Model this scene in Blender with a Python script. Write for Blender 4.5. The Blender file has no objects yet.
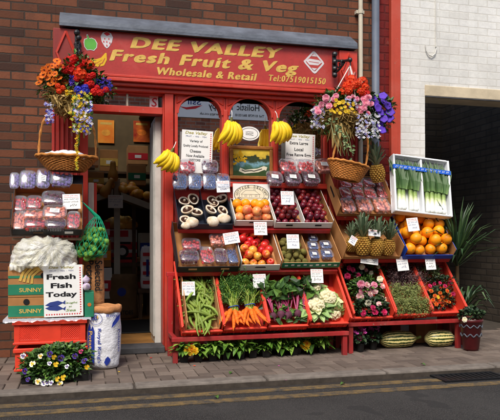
import bpy, math, random
from mathutils import Vector, Matrix, Euler
random.seed(11)
R = math.radians
U = random.uniform
scene = bpy.context.scene
COL = scene.collection
# ---------------------------------------------------------------- camera geometry (photo pixels 500x420)
F = 640.0; TH = math.atan(640/2480); D = 5.82; H = .98; HY = 239.0
S_, C_ = math.sin(TH), math.cos(TH)
CAM = Vector((-D*S_, -D*C_, H)); FW = Vector((S_, C_, 0)); RT = Vector((C_, -S_, 0))
def ray(x, y): return FW + RT*((x-250)/F) + Vector((0, 0, (HY-y)/F))
def at(x, y, Y):
    d = ray(x, y); return CAM + d*((Y-CAM.y)/d.y)
def gz(x, y, Z=0.0):
    d = ray(x, y); return CAM + d*((Z-CAM.z)/d.z)
def proj(P):
    q = P-CAM; t = q.dot(FW); return 250+F*q.dot(RT)/t, HY-F*q.z/t
def sc(x, Y):
    return (Y-CAM.y)/ray(x, HY).y/F          # metres per photo pixel there
def wx(x0, x1, Y): return at(x1, HY, Y).x-at(x0, HY, Y).x
# ---------------------------------------------------------------- mesh builder
class MB:
    def __init__(s): s.v = []; s.f = []; s.m = []
    def add(s, vs, fs, mi=0, M=None):
        b = len(s.v)
        s.v += [tuple(M @ Vector(p)) if M else tuple(p) for p in vs]
        for f in fs: s.f.append(tuple(b+i for i in f)); s.m.append(mi)
        return s
    def box(s, x0, x1, y0, y1, z0, z1, mi=0, M=None):
        vs = [(x0,y0,z0),(x1,y0,z0),(x1,y1,z0),(x0,y1,z0),(x0,y0,z1),(x1,y0,z1),(x1,y1,z1),(x0,y1,z1)]
        return s.add(vs, [(0,3,2,1),(4,5,6,7),(0,1,5,4),(1,2,6,5),(2,3,7,6),(3,0,4,7)], mi, M)
    def tube(s, pts, r, n=6, mi=0, cap=True, M=None):
        pts = [Vector(p) for p in pts]; k = len(pts)
        rs = r if isinstance(r, (list, tuple)) else [r]*k
        vs = []; fs = []; up = None
        for i, p in enumerate(pts):
            t = (pts[min(i+1, k-1)]-pts[max(i-1, 0)])
            t = t.normalized() if t.length > 1e-9 else Vector((0, 0, 1))
            if up is None:
                up = Vector((0, 0, 1)) if abs(t.z) < .9 else Vector((1, 0, 0))
            a = t.cross(up)
            if a.length < 1e-6: a = t.orthogonal()
            a.normalize(); b = a.cross(t); up = b if i else b
            for j in range(n):
                an = 2*math.pi*j/n
                vs.append(p+(a*math.cos(an)+b*math.sin(an))*rs[i])
        for i in range(k-1):
            for j in range(n):
                j2 = (j+1) % n
                fs.append((i*n+j, i*n+j2, (i+1)*n+j2, (i+1)*n+j))
        if cap:
            fs.append(tuple(range(n))[::1]); fs.append(tuple((k-1)*n+j for j in range(n))[::-1])
        return s.add(vs, fs, mi, M)
    def lathe(s, prof, n=16, mi=0, M=None, fn=None):
        vs = []; fs = []; k = len(prof)
        for i, (r, z) in enumerate(prof):
            for j in range(n):
                an = 2*math.pi*j/n; rr = r; zz = z
                if fn: rr, zz = fn(r, z, an)
                vs.append((rr*math.cos(an), rr*math.sin(an), zz))
        for i in range(k-1):
            for j in range(n):
                j2 = (j+1) % n
                fs.append((i*n+j, i*n+j2, (i+1)*n+j2, (i+1)*n+j))
        if prof[0][0] > 1e-5: fs.append(tuple(range(n))[::-1])
        if prof[-1][0] > 1e-5: fs.append(tuple((k-1)*n+j for j in range(n)))
        return s.add(vs, fs, mi, M)
    def ball(s, c=(0,0,0), r=1, sx=1, sy=1, sz=1, n=10, k=7, mi=0, M=None, jit=0):
        vs = []; fs = []
        T = Matrix.Translation(Vector(c)) if M is None else M @ Matrix.Translation(Vector(c))
        prof = [(math.sin(math.pi*i/k), -math.cos(math.pi*i/k)) for i in range(k+1)]
        for (pr, pz) in prof:
            for j in range(n):
                an = 2*math.pi*j/n; q = 1+U(-jit, jit)
                vs.append((pr*math.cos(an)*r*sx*q, pr*math.sin(an)*r*sy*q, pz*r*sz*q))
        for i in range(k):
            for j in range(n):
                j2 = (j+1) % n
                if i == 0: fs.append((j, n+j2, n+j))
                elif i == k-1: fs.append((i*n+j, i*n+j2, (i+1)*n+j))
                else: fs.append((i*n+j, i*n+j2, (i+1)*n+j2, (i+1)*n+j))
        return s.add(vs, fs, mi, T)
    def prism(s, poly, z0, z1, mi=0, M=None):
        n = len(poly)
        vs = [(p[0], p[1], z0) for p in poly]+[(p[0], p[1], z1) for p in poly]
        fs = [tuple(range(n))[::-1], tuple(range(n, 2*n))]+[(i, (i+1) % n, n+(i+1) % n, n+i) for i in range(n)]
        return s.add(vs, fs, mi, M)
    def strip(s, pts, w, z, mi=0, M=None):        # flat ribbon in the XY plane at height z (drawn lines)
        pts = [Vector((p[0], p[1])) for p in pts]; k = len(pts); vs = []; fs = []
        for i, p in enumerate(pts):
            t = pts[min(i+1, k-1)]-pts[max(i-1, 0)]
            t = t.normalized() if t.length > 1e-9 else Vector((1, 0))
            nn = Vector((-t.y, t.x))*w/2
            vs += [(p.x+nn.x, p.y+nn.y, z), (p.x-nn.x, p.y-nn.y, z)]
        for i in range(k-1): fs.append((2*i+1, 2*i+3, 2*i+2, 2*i))
        return s.add(vs, fs, mi, M)
    def leaf(s, p, d, up, L, W, bend=.25, mi=0, pts=3):
        d = Vector(d).normalized(); sd = d.cross(Vector(up))
        if sd.length < 1e-5: sd = d.orthogonal()
        sd.normalize(); n = sd.cross(d); p = Vector(p)
        b = p; m = p+d*L*.5+n*L*.06; e = p+d*L-n*L*bend
        q = n*W*.22
        vs = [b, m-sd*W/2+q, m+sd*W/2+q, e, m, p+d*L*.8-n*L*bend*.5-sd*W*.28+q*.5, p+d*L*.8-n*L*bend*.5+sd*W*.28+q*.5, p+d*L*.8-n*L*bend*.55]
        return s.add(vs, [(0,4,1),(0,2,4),(1,4,7,5),(4,2,6,7),(5,7,3),(7,6,3)], mi)
    def blade(s, pts, w, mi=0):                    # long strap leaf through points
        pts = [Vector(p) for p in pts]; k = len(pts); vs = []; fs = []
        for i, p in enumerate(pts):
            t = (pts[min(i+1,k-1)]-pts[max(i-1,0)]).normalized()
            sd = t.cross(Vector((0,0,1)))
            if sd.length < .05: sd = Vector((1,0,0))
            sd.normalize(); f = i/(k-1); ww = w*(math.sin(math.pi*min(1, .25+.75*f))**.7 if f < 1 else 0.02)
            n = sd.cross(t)*ww*.25
            vs += [p-sd*ww/2+n, p, p+sd*ww/2+n]
        for i in range(k-1):
            fs += [(3*i,3*i+1,3*i+4,3*i+3),(3*i+1,3*i+2,3*i+5,3*i+4)]
        return s.add(vs, fs, mi)
    def mesh(s, name, mats, smooth=False):
        me = bpy.data.meshes.new(name)
        me.from_pydata(s.v, [], s.f)
        for m in (mats if isinstance(mats, (list, tuple)) else [mats]): me.materials.append(m)
        if isinstance(mats, (list, tuple)) and len(mats) > 1: me.polygons.foreach_set('material_index', s.m)
        if smooth: me.polygons.foreach_set('use_smooth', [True]*len(me.polygons))
        me.update(); return me
def link(name, data, parent=None, M=None, bevel=0):
    o = bpy.data.objects.new(name, data); COL.objects.link(o)
    if parent: o.parent = parent
    if M is not None: o.matrix_basis = M
    if bevel:
        b = o.modifiers.new('bevel', 'BEVEL'); b.width = bevel; b.segments = 2; b.limit_method = 'ANGLE'
    return o
def tag(o, label, cat, group=None):
    o['label'] = label; o['category'] = cat
    if group: o['group'] = group
    return o
def thing(name, label, cat, M=None, group=None):
    o = bpy.data.objects.new(name, None); COL.objects.link(o)
    o.empty_display_size = .05
    if M is not None: o.matrix_basis = M
    return tag(o, label, cat, group)
def part(name, mb, mats, parent, M=None, smooth=False, bevel=0, stuff=False):
    me = mb.mesh(name, mats, smooth) if isinstance(mb, MB) else mb
    o = link(name, me, parent, M, bevel)
    if stuff: o['kind'] = 'stuff'
    return o
def struct(name, mb, mats, M=None, bevel=0):
    o = link(name, mb.mesh(name, mats), None, M, bevel); o['kind'] = 'structure'; return o
def dup(o, parent=None, M=None, label=None, group=None):
    c = o.copy(); COL.objects.link(c)
    if parent: c.parent = parent
    if M is not None: c.matrix_basis = M
    if label: c['label'] = label
    if group: c['group'] = group
    for ch in list(o.children): dup(ch, c)
    return c
class Maker:
    """first call moves the prototype itself, later calls copy it with its parts"""
    def __init__(s, o): s.o = o; s.used = False
    def __call__(s, M, label=None, group=None):
        if not s.used:
            s.used = True; s.o.matrix_basis = M
            if label: s.o['label'] = label
            if group: s.o['group'] = group
            return s.o
        return dup(s.o, None, M, label, group)
T = Matrix.Translation
def RX(a): return Matrix.Rotation(R(a), 4, 'X')
def RY(a): return Matrix.Rotation(R(a), 4, 'Y')
def RZ(a): return Matrix.Rotation(R(a), 4, 'Z')
def SC(x, y=None, z=None):
    y = x if y is None else y; z = x if z is None else z
    return Matrix.Diagonal((x, y, z, 1))
def rnd(): return Euler((U(0, 6.28), U(0, 6.28), U(0, 6.28))).to_matrix().to_4x4()
WALL = RX(90)                                       # XY drawing plane -> upright, facing the street
# ---------------------------------------------------------------- materials
def lin(c):
    def f(x):
        x /= 255.0
        return x/12.92 if x <= .04045 else ((x+.055)/1.055)**2.4
    return (f(c[0]), f(c[1]), f(c[2]), 1)
class NT:
    def __init__(s, name):
        s.m = bpy.data.materials.new(name); s.m.use_nodes = True
        s.t = s.m.node_tree; s.t.nodes.clear()
        s.out = s.n('ShaderNodeOutputMaterial'); s.b = s.n('ShaderNodeBsdfPrincipled')
        s.l(s.b.outputs[0], s.out.inputs[0])
    def n(s, t, **k):
        o = s.t.nodes.new(t)
        for a, b in k.items(): setattr(o, a, b)
        return o
    def l(s, a, b): s.t.links.new(a, b)
    def mix(s, f, a, b, mode='MIX'):
        x = s.n('ShaderNodeMix', data_type='RGBA', blend_type=mode)
        for i, v in ((0, f), (6, a), (7, b)):
            if hasattr(v, 'links'): s.l(v, x.inputs[i])
            else: x.inputs[i].default_value = v
        return x.outputs[2]
    def math(s, op, a, b=0.0):
        x = s.n('ShaderNodeMath', operation=op)
        for i, v in ((0, a), (1, b)):
            if hasattr(v, 'links'): s.l(v, x.inputs[i])
            else: x.inputs[i].default_value = v
        return x.outputs[0]
    def noise(s, scale, detail=4, vec=None, rough=.6):
        x = s.n('ShaderNodeTexNoise', noise_dimensions='4D'); x.inputs['Scale'].default_value = scale
        x.inputs['Detail'].default_value = detail; x.inputs['Roughness'].default_value = rough
        s.l(vec or s.coord(), x.inputs['Vector']); s.l(s.rand(), x.inputs['W']); return x.outputs['Fac']
    def coord(s):
        if not hasattr(s, 'tc'): s.tc = s.n('ShaderNodeTexCoord')
        return s.tc.outputs['Object']
    def rand(s):
        if not hasattr(s, 'oi'): s.oi = s.n('ShaderNodeObjectInfo'); s.rw = s.math('MULTIPLY', s.oi.outputs['Random'], 37.0)
        return s.rw
    def ramp(s, f, stops):
        x = s.n('ShaderNodeValToRGB'); s.l(f, x.inputs[0]); e = x.color_ramp.elements
        while len(e) < len(stops): e.new(.5)
        for i, (p, c) in enumerate(stops): e[i].position = p; e[i].color = c
        return x.outputs[0]
    def bump(s, h, strength=.3, dist=.01):
        x = s.n('ShaderNodeBump'); x.inputs['Strength'].default_value = strength; x.inputs['Distance'].default_value = dist
        s.l(h, x.inputs['Height']); s.l(x.outputs[0], s.b.inputs['Normal'])
    def base(s, c): s.l(c, s.b.inputs['Base Color']) if hasattr(c, 'links') else setattr(s.b.inputs['Base Color'], 'default_value', c)
    def set(s, rough=.6, spec=.4, **k):
        s.b.inputs['Roughness'].default_value = rough; s.b.inputs['Specular IOR Level'].default_value = spec; return s.m
def mul(c, k): return (min(1, c[0]*k), min(1, c[1]*k), min(1, c[2]*k), 1)
def mat(name, col, rough=.6, var=.2, scale=9, bump=0, bscale=60, spec=.35, col2=None, rand=0, dirt=0, bd=.004, coat=0):
    """paint, card, plastic, skin of a fruit: base colour with soft mottling, optional dirt and bump"""
    t = NT(name); c = lin(col)
    a, b = (mul(c, 1-var), mul(c, 1+var)) if col2 is None else (c, lin(col2))
    f = t.noise(scale, 5)
    col_ = t.ramp(f, [(.35, a), (.65, b)])
    if rand:
        k = t.math('ADD', t.math('MULTIPLY', t.oi.outputs['Random'], rand*2), 1-rand)
        hs = t.n('ShaderNodeHueSaturation'); t.l(col_, hs.inputs['Color']); t.l(k, hs.inputs['Value'])
        h = t.math('ADD', t.math('MULTIPLY', t.oi.outputs['Random'], rand*.12), .5-rand*.06); t.l(h, hs.inputs['Hue'])
        col_ = hs.outputs[0]
    if dirt:
        d = t.ramp(t.noise(3.1, 8, rough=.75), [(.45, (0,0,0,1)), (.72, (1,1,1,1))])
        col_ = t.mix(t.math('MULTIPLY', d, dirt), col_, mul(mul(c, .35), 1))
    t.base(col_)
    if bump: t.bump(t.noise(bscale, 4), bump, bd)
    t.b.inputs['Coat Weight'].default_value = coat
    return t.set(rough, spec)
def paintmat(name, col, rough, undercoat=(150,120,104)):
    """old gloss paint on timber: mottled, faded, grimy low down, streaked, chipped to the undercoat"""
    t = NT(name); c = lin(col)
    col_ = t.ramp(t.noise(2.3, 6, rough=.65), [(.3, mul(c, .78)), (.5, c), (.72, mix3(c, (.55,.28,.22,1), .22))])
    mp = t.n('ShaderNodeMapping'); mp.inputs['Scale'].default_value = (26, 26, 1.6); t.l(t.coord(), mp.inputs[0])
    st = t.ramp(t.noise(1.0, 6, mp.outputs[0], .7), [(.50, (0,0,0,1)), (.78, (1,1,1,1))])
    col_ = t.mix(t.math('MULTIPLY', st, .42), col_, mul(c, .42))
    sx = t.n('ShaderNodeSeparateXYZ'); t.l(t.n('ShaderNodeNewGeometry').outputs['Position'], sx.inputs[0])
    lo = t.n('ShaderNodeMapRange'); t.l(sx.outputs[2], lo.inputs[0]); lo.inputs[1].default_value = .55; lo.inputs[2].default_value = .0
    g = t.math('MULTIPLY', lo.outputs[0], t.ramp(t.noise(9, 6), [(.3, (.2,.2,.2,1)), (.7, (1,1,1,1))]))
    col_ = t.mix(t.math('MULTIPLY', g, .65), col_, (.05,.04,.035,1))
    ch = t.ramp(t.noise(19, 7, rough=.72), [(.635, (0,0,0,1)), (.65, (1,1,1,1))])
    col_ = t.mix(t.math('MULTIPLY', ch, .75), col_, lin(undercoat))
    t.base(col_); t.bump(t.math('SUBTRACT', t.noise(80, 4), t.math('MULTIPLY', ch, .8)), .2, .004)
    rr = t.math('ADD', t.math('MULTIPLY', t.noise(12, 5), .3), rough-.12); t.l(rr, t.b.inputs['Roughness']); t.b.inputs['Specular IOR Level'].default_value = .35
    return t.m
def mix3(a, b, k): return tuple(a[i]*(1-k)+b[i]*k for i in range(3))+(1,)
def leafmat(name, dark, mid, light, rough=.5, spec=.4, trans=True):
    t = NT(name); g = t.n('ShaderNodeNewGeometry')
    f = t.math('ADD', t.math('MULTIPLY', g.outputs['Random Per Island'], .7), t.math('MULTIPLY', t.noise(14, 2), .3))
    t.base(t.ramp(f, [(.15, lin(dark)), (.5, lin(mid)), (.88, lin(light))]))
    t.b.inputs['Subsurface Weight'].default_value = 0
    return t.set(rough, spec)
def petal(name, a, b, rough=.6, rand=.15):
    t = NT(name); g = t.n('ShaderNodeNewGeometry')
    c = t.ramp(g.outputs['Random Per Island'], [(.1, lin(a)), (.9, lin(b))])
    k = t.math('ADD', t.math('MULTIPLY', t.n('ShaderNodeObjectInfo').outputs['Random'], rand*2), 1-rand)
    hs = t.n('ShaderNodeHueSaturation'); t.l(c, hs.inputs['Color']); t.l(k, hs.inputs['Value'])
    t.base(hs.outputs[0]); tl = t.n('ShaderNodeBsdfTranslucent'); t.l(hs.outputs[0], tl.inputs[0]); mx = t.n('ShaderNodeMixShader'); mx.inputs[0].default_value = .3
    t.l(t.b.outputs[0], mx.inputs[1]); t.l(tl.outputs[0], mx.inputs[2]); t.l(mx.outputs[0], t.out.inputs[0]); return t.set(rough, .2)
def brickmat(name, c1, c2, mortar, bw=.225, bh=.077, ms=.01, dark=None, bump=.6, rough=.85, soot=.55, bloomc=(168,148,128)):
    t = NT(name); sx = t.n('ShaderNodeSeparateXYZ'); t.l(t.coord(), sx.inputs[0])
    cx = t.n('ShaderNodeCombineXYZ'); t.l(t.math('ADD', sx.outputs[0], sx.outputs[1]), cx.inputs[0]); t.l(sx.outputs[2], cx.inputs[1])
    nz = t.n('ShaderNodeTexNoise'); nz.inputs['Scale'].default_value = 26; nz.inputs['Detail'].default_value = 4; t.l(t.coord(), nz.inputs['Vector'])
    vm = t.n('ShaderNodeVectorMath', operation='MULTIPLY_ADD'); t.l(nz.outputs['Color'], vm.inputs[0]); vm.inputs[1].default_value = (.011, .009, 0); t.l(cx.outputs[0], vm.inputs[2])
    b = t.n('ShaderNodeTexBrick'); t.l(vm.outputs[0], b.inputs['Vector'])
    b.inputs['Scale'].default_value = 1; b.inputs['Brick Width'].default_value = bw; b.inputs['Row Height'].default_value = bh
    b.inputs['Mortar Size'].default_value = ms; b.inputs['Mortar Smooth'].default_value = .35; b.inputs['Bias'].default_value = 0
    b.inputs['Color1'].default_value = (0,0,0,1); b.inputs['Color2'].default_value = (1,1,1,1); b.inputs['Mortar'].default_value = (.5,.5,.5,1)
    bwn = t.n('ShaderNodeRGBToBW'); t.l(b.outputs['Color'], bwn.inputs[0])
    st = [(.05, lin(dark or c1)), (.22, lin(c1)), (.95, lin(c2))]
    c = t.ramp(bwn.outputs[0], st)
    c = t.mix(t.math('MULTIPLY', t.noise(30, 6), .55), c, mul(lin(c1), .45))
    m = t.mix(t.math('MULTIPLY', t.noise(18, 4), .5), lin(mortar), mul(lin(mortar), .5))
    c = t.mix(b.outputs['Fac'], c, m)
    st2 = t.ramp(t.noise(1.7, 6, rough=.7), [(.42, (0,0,0,1)), (.75, (1,1,1,1))])
    c = t.mix(t.math('MULTIPLY', st2, .35), c, mul(lin(c1), .3))
    mp = t.n('ShaderNodeMapping'); mp.inputs['Scale'].default_value = (5, 5, .45); t.l(t.coord(), mp.inputs[0])
    sk = t.ramp(t.noise(1.0, 7, mp.outputs[0], .68), [(.50, (0,0,0,1)), (.74, (1,1,1,1))])
    c = t.mix(t.math('MULTIPLY', sk, soot), c, (.035,.03,.026,1))
    pl = t.ramp(t.noise(3.4, 8, rough=.75), [(.60, (0,0,0,1)), (.72, (1,1,1,1))])
    c = t.mix(t.math('MULTIPLY', pl, .28), c, lin(bloomc))
    t.base(c)
    h = t.math('SUBTRACT', t.math('MULTIPLY', t.noise(70, 5), .35), b.outputs['Fac'])
    t.bump(h, bump, .012)
    return t.set(rough, .2)
def glassmat(name, refl, tint=(1,1,1,1), rough=.0, milky=0.0):
    t = NT(name); t.t.nodes.remove(t.b)
    tr = t.n('ShaderNodeBsdfTransparent'); tr.inputs[0].default_value = tint
    gl = t.n('ShaderNodeBsdfGlossy'); gl.inputs['Roughness'].default_value = rough
    lw = t.n('ShaderNodeLayerWeight'); lw.inputs[0].default_value = .5
    f = t.math('ADD', t.math('MULTIPLY', lw.outputs['Facing'], .5), refl)
    mx = t.n('ShaderNodeMixShader'); t.l(f, mx.inputs[0]); t.l(tr.outputs[0], mx.inputs[1]); t.l(gl.outputs[0], mx.inputs[2])
    last = mx.outputs[0]
    if milky:
        df = t.n('ShaderNodeBsdfDiffuse'); df.inputs[0].default_value = (.8,.84,.9,1)
        m2 = t.n('ShaderNodeMixShader'); m2.inputs[0].default_value = milky; t.l(last, m2.inputs[1]); t.l(df.outputs[0], m2.inputs[2]); last = m2.outputs[0]
    t.l(last, t.out.inputs[0]); return t.m
M = {}
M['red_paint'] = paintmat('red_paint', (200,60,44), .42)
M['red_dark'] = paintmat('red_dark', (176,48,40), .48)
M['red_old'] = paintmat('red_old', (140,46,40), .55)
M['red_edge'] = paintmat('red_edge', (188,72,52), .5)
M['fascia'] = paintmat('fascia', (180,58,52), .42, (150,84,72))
M['gold'] = mat('gold', (214,174,86), .5, .15, 20)
M['lead'] = mat('lead', (92,98,108), .6, .3, 6, .4, 25, .4, dirt=.5, bd=.01)
M['white_paint'] = mat('white_paint', (206,204,196), .5, .1, 6, .2, 60, .35, dirt=.35)
M['cream_pipe'] = mat('cream_pipe', (200,190,168), .5, .12, 5, .1, 60, .35, dirt=.35)
M['grey_pipe'] = mat('grey_pipe', (104,112,126), .5, .12, 5, .1, 60, .4, dirt=.3)
M['stone_dark'] = mat('stone_dark', (70,70,72), .8, .3, 10, .4, 50, .3)
M['wood_floor'] = mat('wood_floor', (158,112,58), .55, .3, 7, .2, 40, .35)
M['dark_wall'] = mat('dark_wall', (94,78,52), .85, .3, 2)
M['dark_wood'] = mat('dark_wood', (96,72,52), .6, .3, 8)
M['shelf_white'] = mat('shelf_white', (190,186,170), .5, .1)
M['passage'] = brickmat('passage', (88,79,69), (106,96,84), (78,72,66), bump=.5)
M['brick'] = brickmat('brick', (104,64,46), (138,84,60), (70,60,53), bw=.215, bh=.072, ms=.0075, dark=(66,48,42))
M['brick_red'] = brickmat('brick_red', (120,28,26), (146,40,34), (104,26,24), bump=.5, rough=.6)
M['brick_far'] = brickmat('brick_far', (176,100,76), (206,136,104), (170,150,136), dark=(126,84,74))
M['brick_white'] = brickmat('brick_white', (240,238,230), (246,244,238), (226,222,212), dark=(236,233,225), bw=.215, bh=.072, ms=.006, bump=.3, rough=.55, soot=.13, bloomc=(206,192,170))
M['lintel'] = mat('lintel', (206,190,160), .7, .15, 4, .3, 40, dirt=.4)
M['black_iron'] = mat('black_iron', (20,22,26), .45, .2, 20, .2, 80, .5)
M['paper'] = mat('paper', (240,240,236), .7, .03, 6, .06, 20)
M['card_white'] = mat('card_white', (232,230,224), .6, .05, 6, .08, 30)
M['ink_black'] = mat('ink_black', (22,22,26), .6, .1)
M['ink_blue'] = mat('ink_blue', (48,64,132), .6, .1)
M['ink_red'] = mat('ink_red', (208,40,52), .6, .1)
M['ink_green'] = mat('ink_green', (120,150,70), .6, .1)
M['ink_olive'] = mat('ink_olive', (176,166,96), .6, .1)
M['cardboard'] = mat('cardboard', (172,122,74), .8, .14, 7, .15, 50, .2)
M['cardboard_pale'] = mat('cardboard_pale', (190,140,92), .8, .12, 7, .15, 50, .2)
M['black_card'] = mat('black_card', (30,30,34), .55, .2, 8, .1, 40, .4)
M['navy_plastic'] = mat('navy_plastic', (24,30,44), .35, .2, 8, .1, 40, .5)
M['green_card'] = mat('green_card', (38,124,92), .6, .14, 8)
M['blue_card'] = mat('blue_card', (30,72,178), .5, .14, 8, .08, 40)
M['blue_tape'] = mat('blue_tape', (34,92,196), .3, .12, 12)
M['red_crate'] = mat('red_crate', (226,68,46), .4, .12, 6, .1, 50, .45, dirt=.25)
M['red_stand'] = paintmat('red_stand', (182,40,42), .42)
M['polystyrene'] = mat('polystyrene', (238,240,242), .75, .03, 30, .2, 160, .2)
M['wicker'] = mat('wicker', (188,122,56), .6, .3, 30, .3, 120, .3)
M['cloth'] = mat('cloth', (232,232,236), .85, .05, 8, .4, 40, .1, bd=.01)
M['hay'] = leafmat('hay', (112,88,44), (168,138,82), (206,178,118), .85, .1)
M['leaf'] = leafmat('leaf', (24,48,16), (52,88,30), (98,134,54))
M['leaf_bright'] = leafmat('leaf_bright', (40,74,18), (84,126,38), (140,172,70))
M['leaf_dark'] = leafmat('leaf_dark', (14,30,16), (32,56,30), (64,90,48))
M['leaf_grey'] = leafmat('leaf_grey', (58,80,44), (112,134,84), (160,172,124))
M['yucca'] = leafmat('yucca', (22,44,24), (48,76,42), (86,112,62))
M['black_pot'] = mat('black_pot', (22,22,22), .5, .2)
M['terracotta'] = mat('terracotta', (150,70,46), .7, .2, 10, .2)
M['poly'] = glassmat('poly', .07, (.96,.97,1,1), .14, .16)
M['film'] = glassmat('film', .07, (.96,.97,1,1), .1, .03)
M['glass'] = glassmat('glass', .9, (.55,.58,.58,1), .0); M['glass_clear'] = glassmat('glass_clear', .45, (.8,.82,.82,1), .0)
M['banana'] = mat('banana', (250,206,36), .5, .13, 9, .15, 50, .3, rand=.08)
M['banana_tip'] = mat('banana_tip', (96,92,30), .6, .3, 20)
M['orange'] = mat('orange', (250,156,16), .42, .06, 8, .35, 160, .4, rand=.06, bd=.002)
t = NT('apple'); f = t.math('ADD', t.math('MULTIPLY', t.noise(22, 5), .75), t.math('SUBTRACT', t.math('MULTIPLY', t.oi.outputs['Random'], .5), .22))
t.base(t.ramp(f, [(.26, lin((190,22,28))), (.46, lin((214,50,38))), (.60, lin((240,160,60))), (.74, lin((236,196,84)))])); M['apple'] = t.set(.3, .5)
M['apple_pink'] = mat('apple_pink', (222,84,62), .35, .2, 24, 0, 60, .5, col2=(244,170,100), rand=.1)
M['plum'] = mat('plum', (66,10,26), .35, .2, 20, 0, 60, .5, col2=(136,30,44), rand=.25)
M['kiwi'] = mat('kiwi', (112,104,52), .8, .3, 30, .4, 150, .2, rand=.14)
M['stem'] = mat('stem', (84,62,34), .8, .3)
M['mush_white'] = mat('mush_white', (240,232,216), .75, .1, 18, .25, 60, .15, col2=(200,170,132))
M['gills'] = mat('gills', (56,34,26), .85, .35, 40, .3, 90, .1)
M['bean'] = mat('bean', (128,150,62), .5, .25, 12, .1, 60, .35, rand=.2)
t = NT('carrot'); mp = t.n('ShaderNodeMapping'); mp.inputs['Scale'].default_value = (12, 12, 120); t.l(t.coord(), mp.inputs[0])
c = t.ramp(t.noise(1, 4, mp.outputs[0]), [(.36, lin((190,84,26))), (.5, lin((232,112,30))), (.7, lin((242,136,50)))]); c = t.mix(t.math('MULTIPLY', t.ramp(t.noise(34, 6), [(.56,(0,0,0,1)),(.7,(1,1,1,1))]), .5), c, lin((120,84,54))); t.base(c); t.bump(t.noise(1, 4, mp.outputs[0]), .4, .004); M['carrot'] = t.set(.6, .25)
M['carrot_stem'] = leafmat('carrot_stem', (96,128,40), (150,172,70), (196,206,116))
M['feather'] = leafmat('feather', (30,66,18), (64,110,36), (112,150,62))
M['beet'] = mat('beet', (92,50,66), .7, .3, 16, .3, 60, .2)
M['beet_stem'] = leafmat('beet_stem', (112,20,58), (160,40,92), (196,84,130))
M['curd'] = mat('curd', (240,230,190), .8, .08, 30, .8, 120, .15, bd=.01)
M['cauli_leaf'] = leafmat('cauli_leaf', (92,128,66), (150,180,104), (206,220,160))
M['sprout'] = mat('sprout', (80,136,46), .65, .25, 40, .3, 60, .25, col2=(134,182,82), rand=.2)
M['net'] = mat('net', (20,150,110), .5, .1)
M['berry_red'] = mat('berry_red', (190,30,40), .35, .25, 60, .1, 90, .5, col2=(226,70,70))
M['berry_dark'] = mat('berry_dark', (60,26,62), .4, .3, 60, .1, 90, .4, col2=(120,40,66))
M['berry_blue'] = mat('berry_blue', (44,66,124), .5, .3, 60, .1, 90, .4, col2=(88,112,166))
M['berry_pink'] = mat('berry_pink', (236,112,78), .45, .2, 60, .1, 90, .4, col2=(244,172,140))
M['berry_grape'] = mat('berry_grape', (96,70,140), .4, .3, 60, .1, 90, .4, col2=(150,130,190))
M['pine'] = mat('pine', (150,104,44), .7, .3, 40, .5, 60, .2, col2=(196,156,72))
M['pine_leaf'] = leafmat('pine_leaf', (62,82,58), (104,124,92), (150,164,130))
t = NT('leek_grad'); sx = t.n('ShaderNodeSeparateXYZ'); t.l(t.coord(), sx.inputs[0])
f = t.math('ADD', t.math('MULTIPLY', sx.outputs[2], 1.0), t.math('MULTIPLY', t.math('SUBTRACT', t.noise(60, 3), .5), .05))
t.base(t.ramp(f, [(.07, lin((246,248,240))), (.115, lin((226,232,186))), (.16, lin((150,176,92))), (.23, lin((58,94,48)))])); M['leek_white'] = t.set(.4, .4)
M['leek_mid'] = mat('leek_mid', (176,198,110), .45, .1, 8)
t = NT('leek_green'); sx = t.n('ShaderNodeSeparateXYZ'); t.l(t.coord(), sx.inputs[0]); g = t.n('ShaderNodeNewGeometry')
f = t.math('ADD', sx.outputs[1], t.math('MULTIPLY', t.math('SUBTRACT', g.outputs['Random Per Island'], .5), .07))
mp = t.n('ShaderNodeMapping'); mp.inputs['Scale'].default_value = (160, 5, 160); t.l(t.coord(), mp.inputs[0])
c = t.ramp(f, [(.15, lin((176,196,112))), (.20, lin((104,140,66))), (.27, lin((50,88,44))), (.38, lin((32,64,36)))]); c = t.mix(t.math('MULTIPLY', t.noise(1, 3, mp.outputs[0]), .45), c, lin((120,150,84)))
t.base(c); M['leek_green'] = t.set(.5, .35)
M['sack_brown'] = mat('sack_brown', (186,130,84), .8, .2, 9, .6, 18, .15, bd=.02)
M['sack_white'] = mat('sack_white', (228,228,232), .55, .05, 9, .7, 14, .35, bd=.025)
M['sack_blue'] = mat('sack_blue', (36,56,150), .5, .2, 12)
t = NT('plastic_bag'); c = t.ramp(t.noise(7, 5), [(.3, lin((222,224,224))), (.5, lin((238,237,226))), (.7, lin((250,250,252)))]); t.base(c)
sx = t.n('ShaderNodeSeparateXYZ'); t.l(t.coord(), sx.inputs[0])        # creases fan out from the gathered knot
kp = at(53, 244, -.70); dx = t.math('SUBTRACT', sx.outputs[0], kp.x); dz = t.math('SUBTRACT', sx.outputs[2], kp.z)
cv = t.n('ShaderNodeCombineXYZ'); t.l(t.math('MULTIPLY', t.math('ARCTAN2', dx, dz), 2.3), cv.inputs[0]); t.l(t.math('MULTIPLY', t.math('SQRT', t.math('ADD', t.math('MULTIPLY', dx, dx), t.math('MULTIPLY', dz, dz))), 7.0), cv.inputs[1]); t.l(t.math('MULTIPLY', sx.outputs[1], 5.0), cv.inputs[2])
cr1 = t.math('ABSOLUTE', t.math('SUBTRACT', t.noise(1.3, 3, cv.outputs[0]), .5)); cr2 = t.math('ABSOLUTE', t.math('SUBTRACT', t.noise(4.0, 2, cv.outputs[0]), .5))
t.bump(t.math('ADD', t.math('MULTIPLY', cr1, 1.0), t.math('MULTIPLY', cr2, .22)), .6, .05); t.set(.2, .6)
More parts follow.
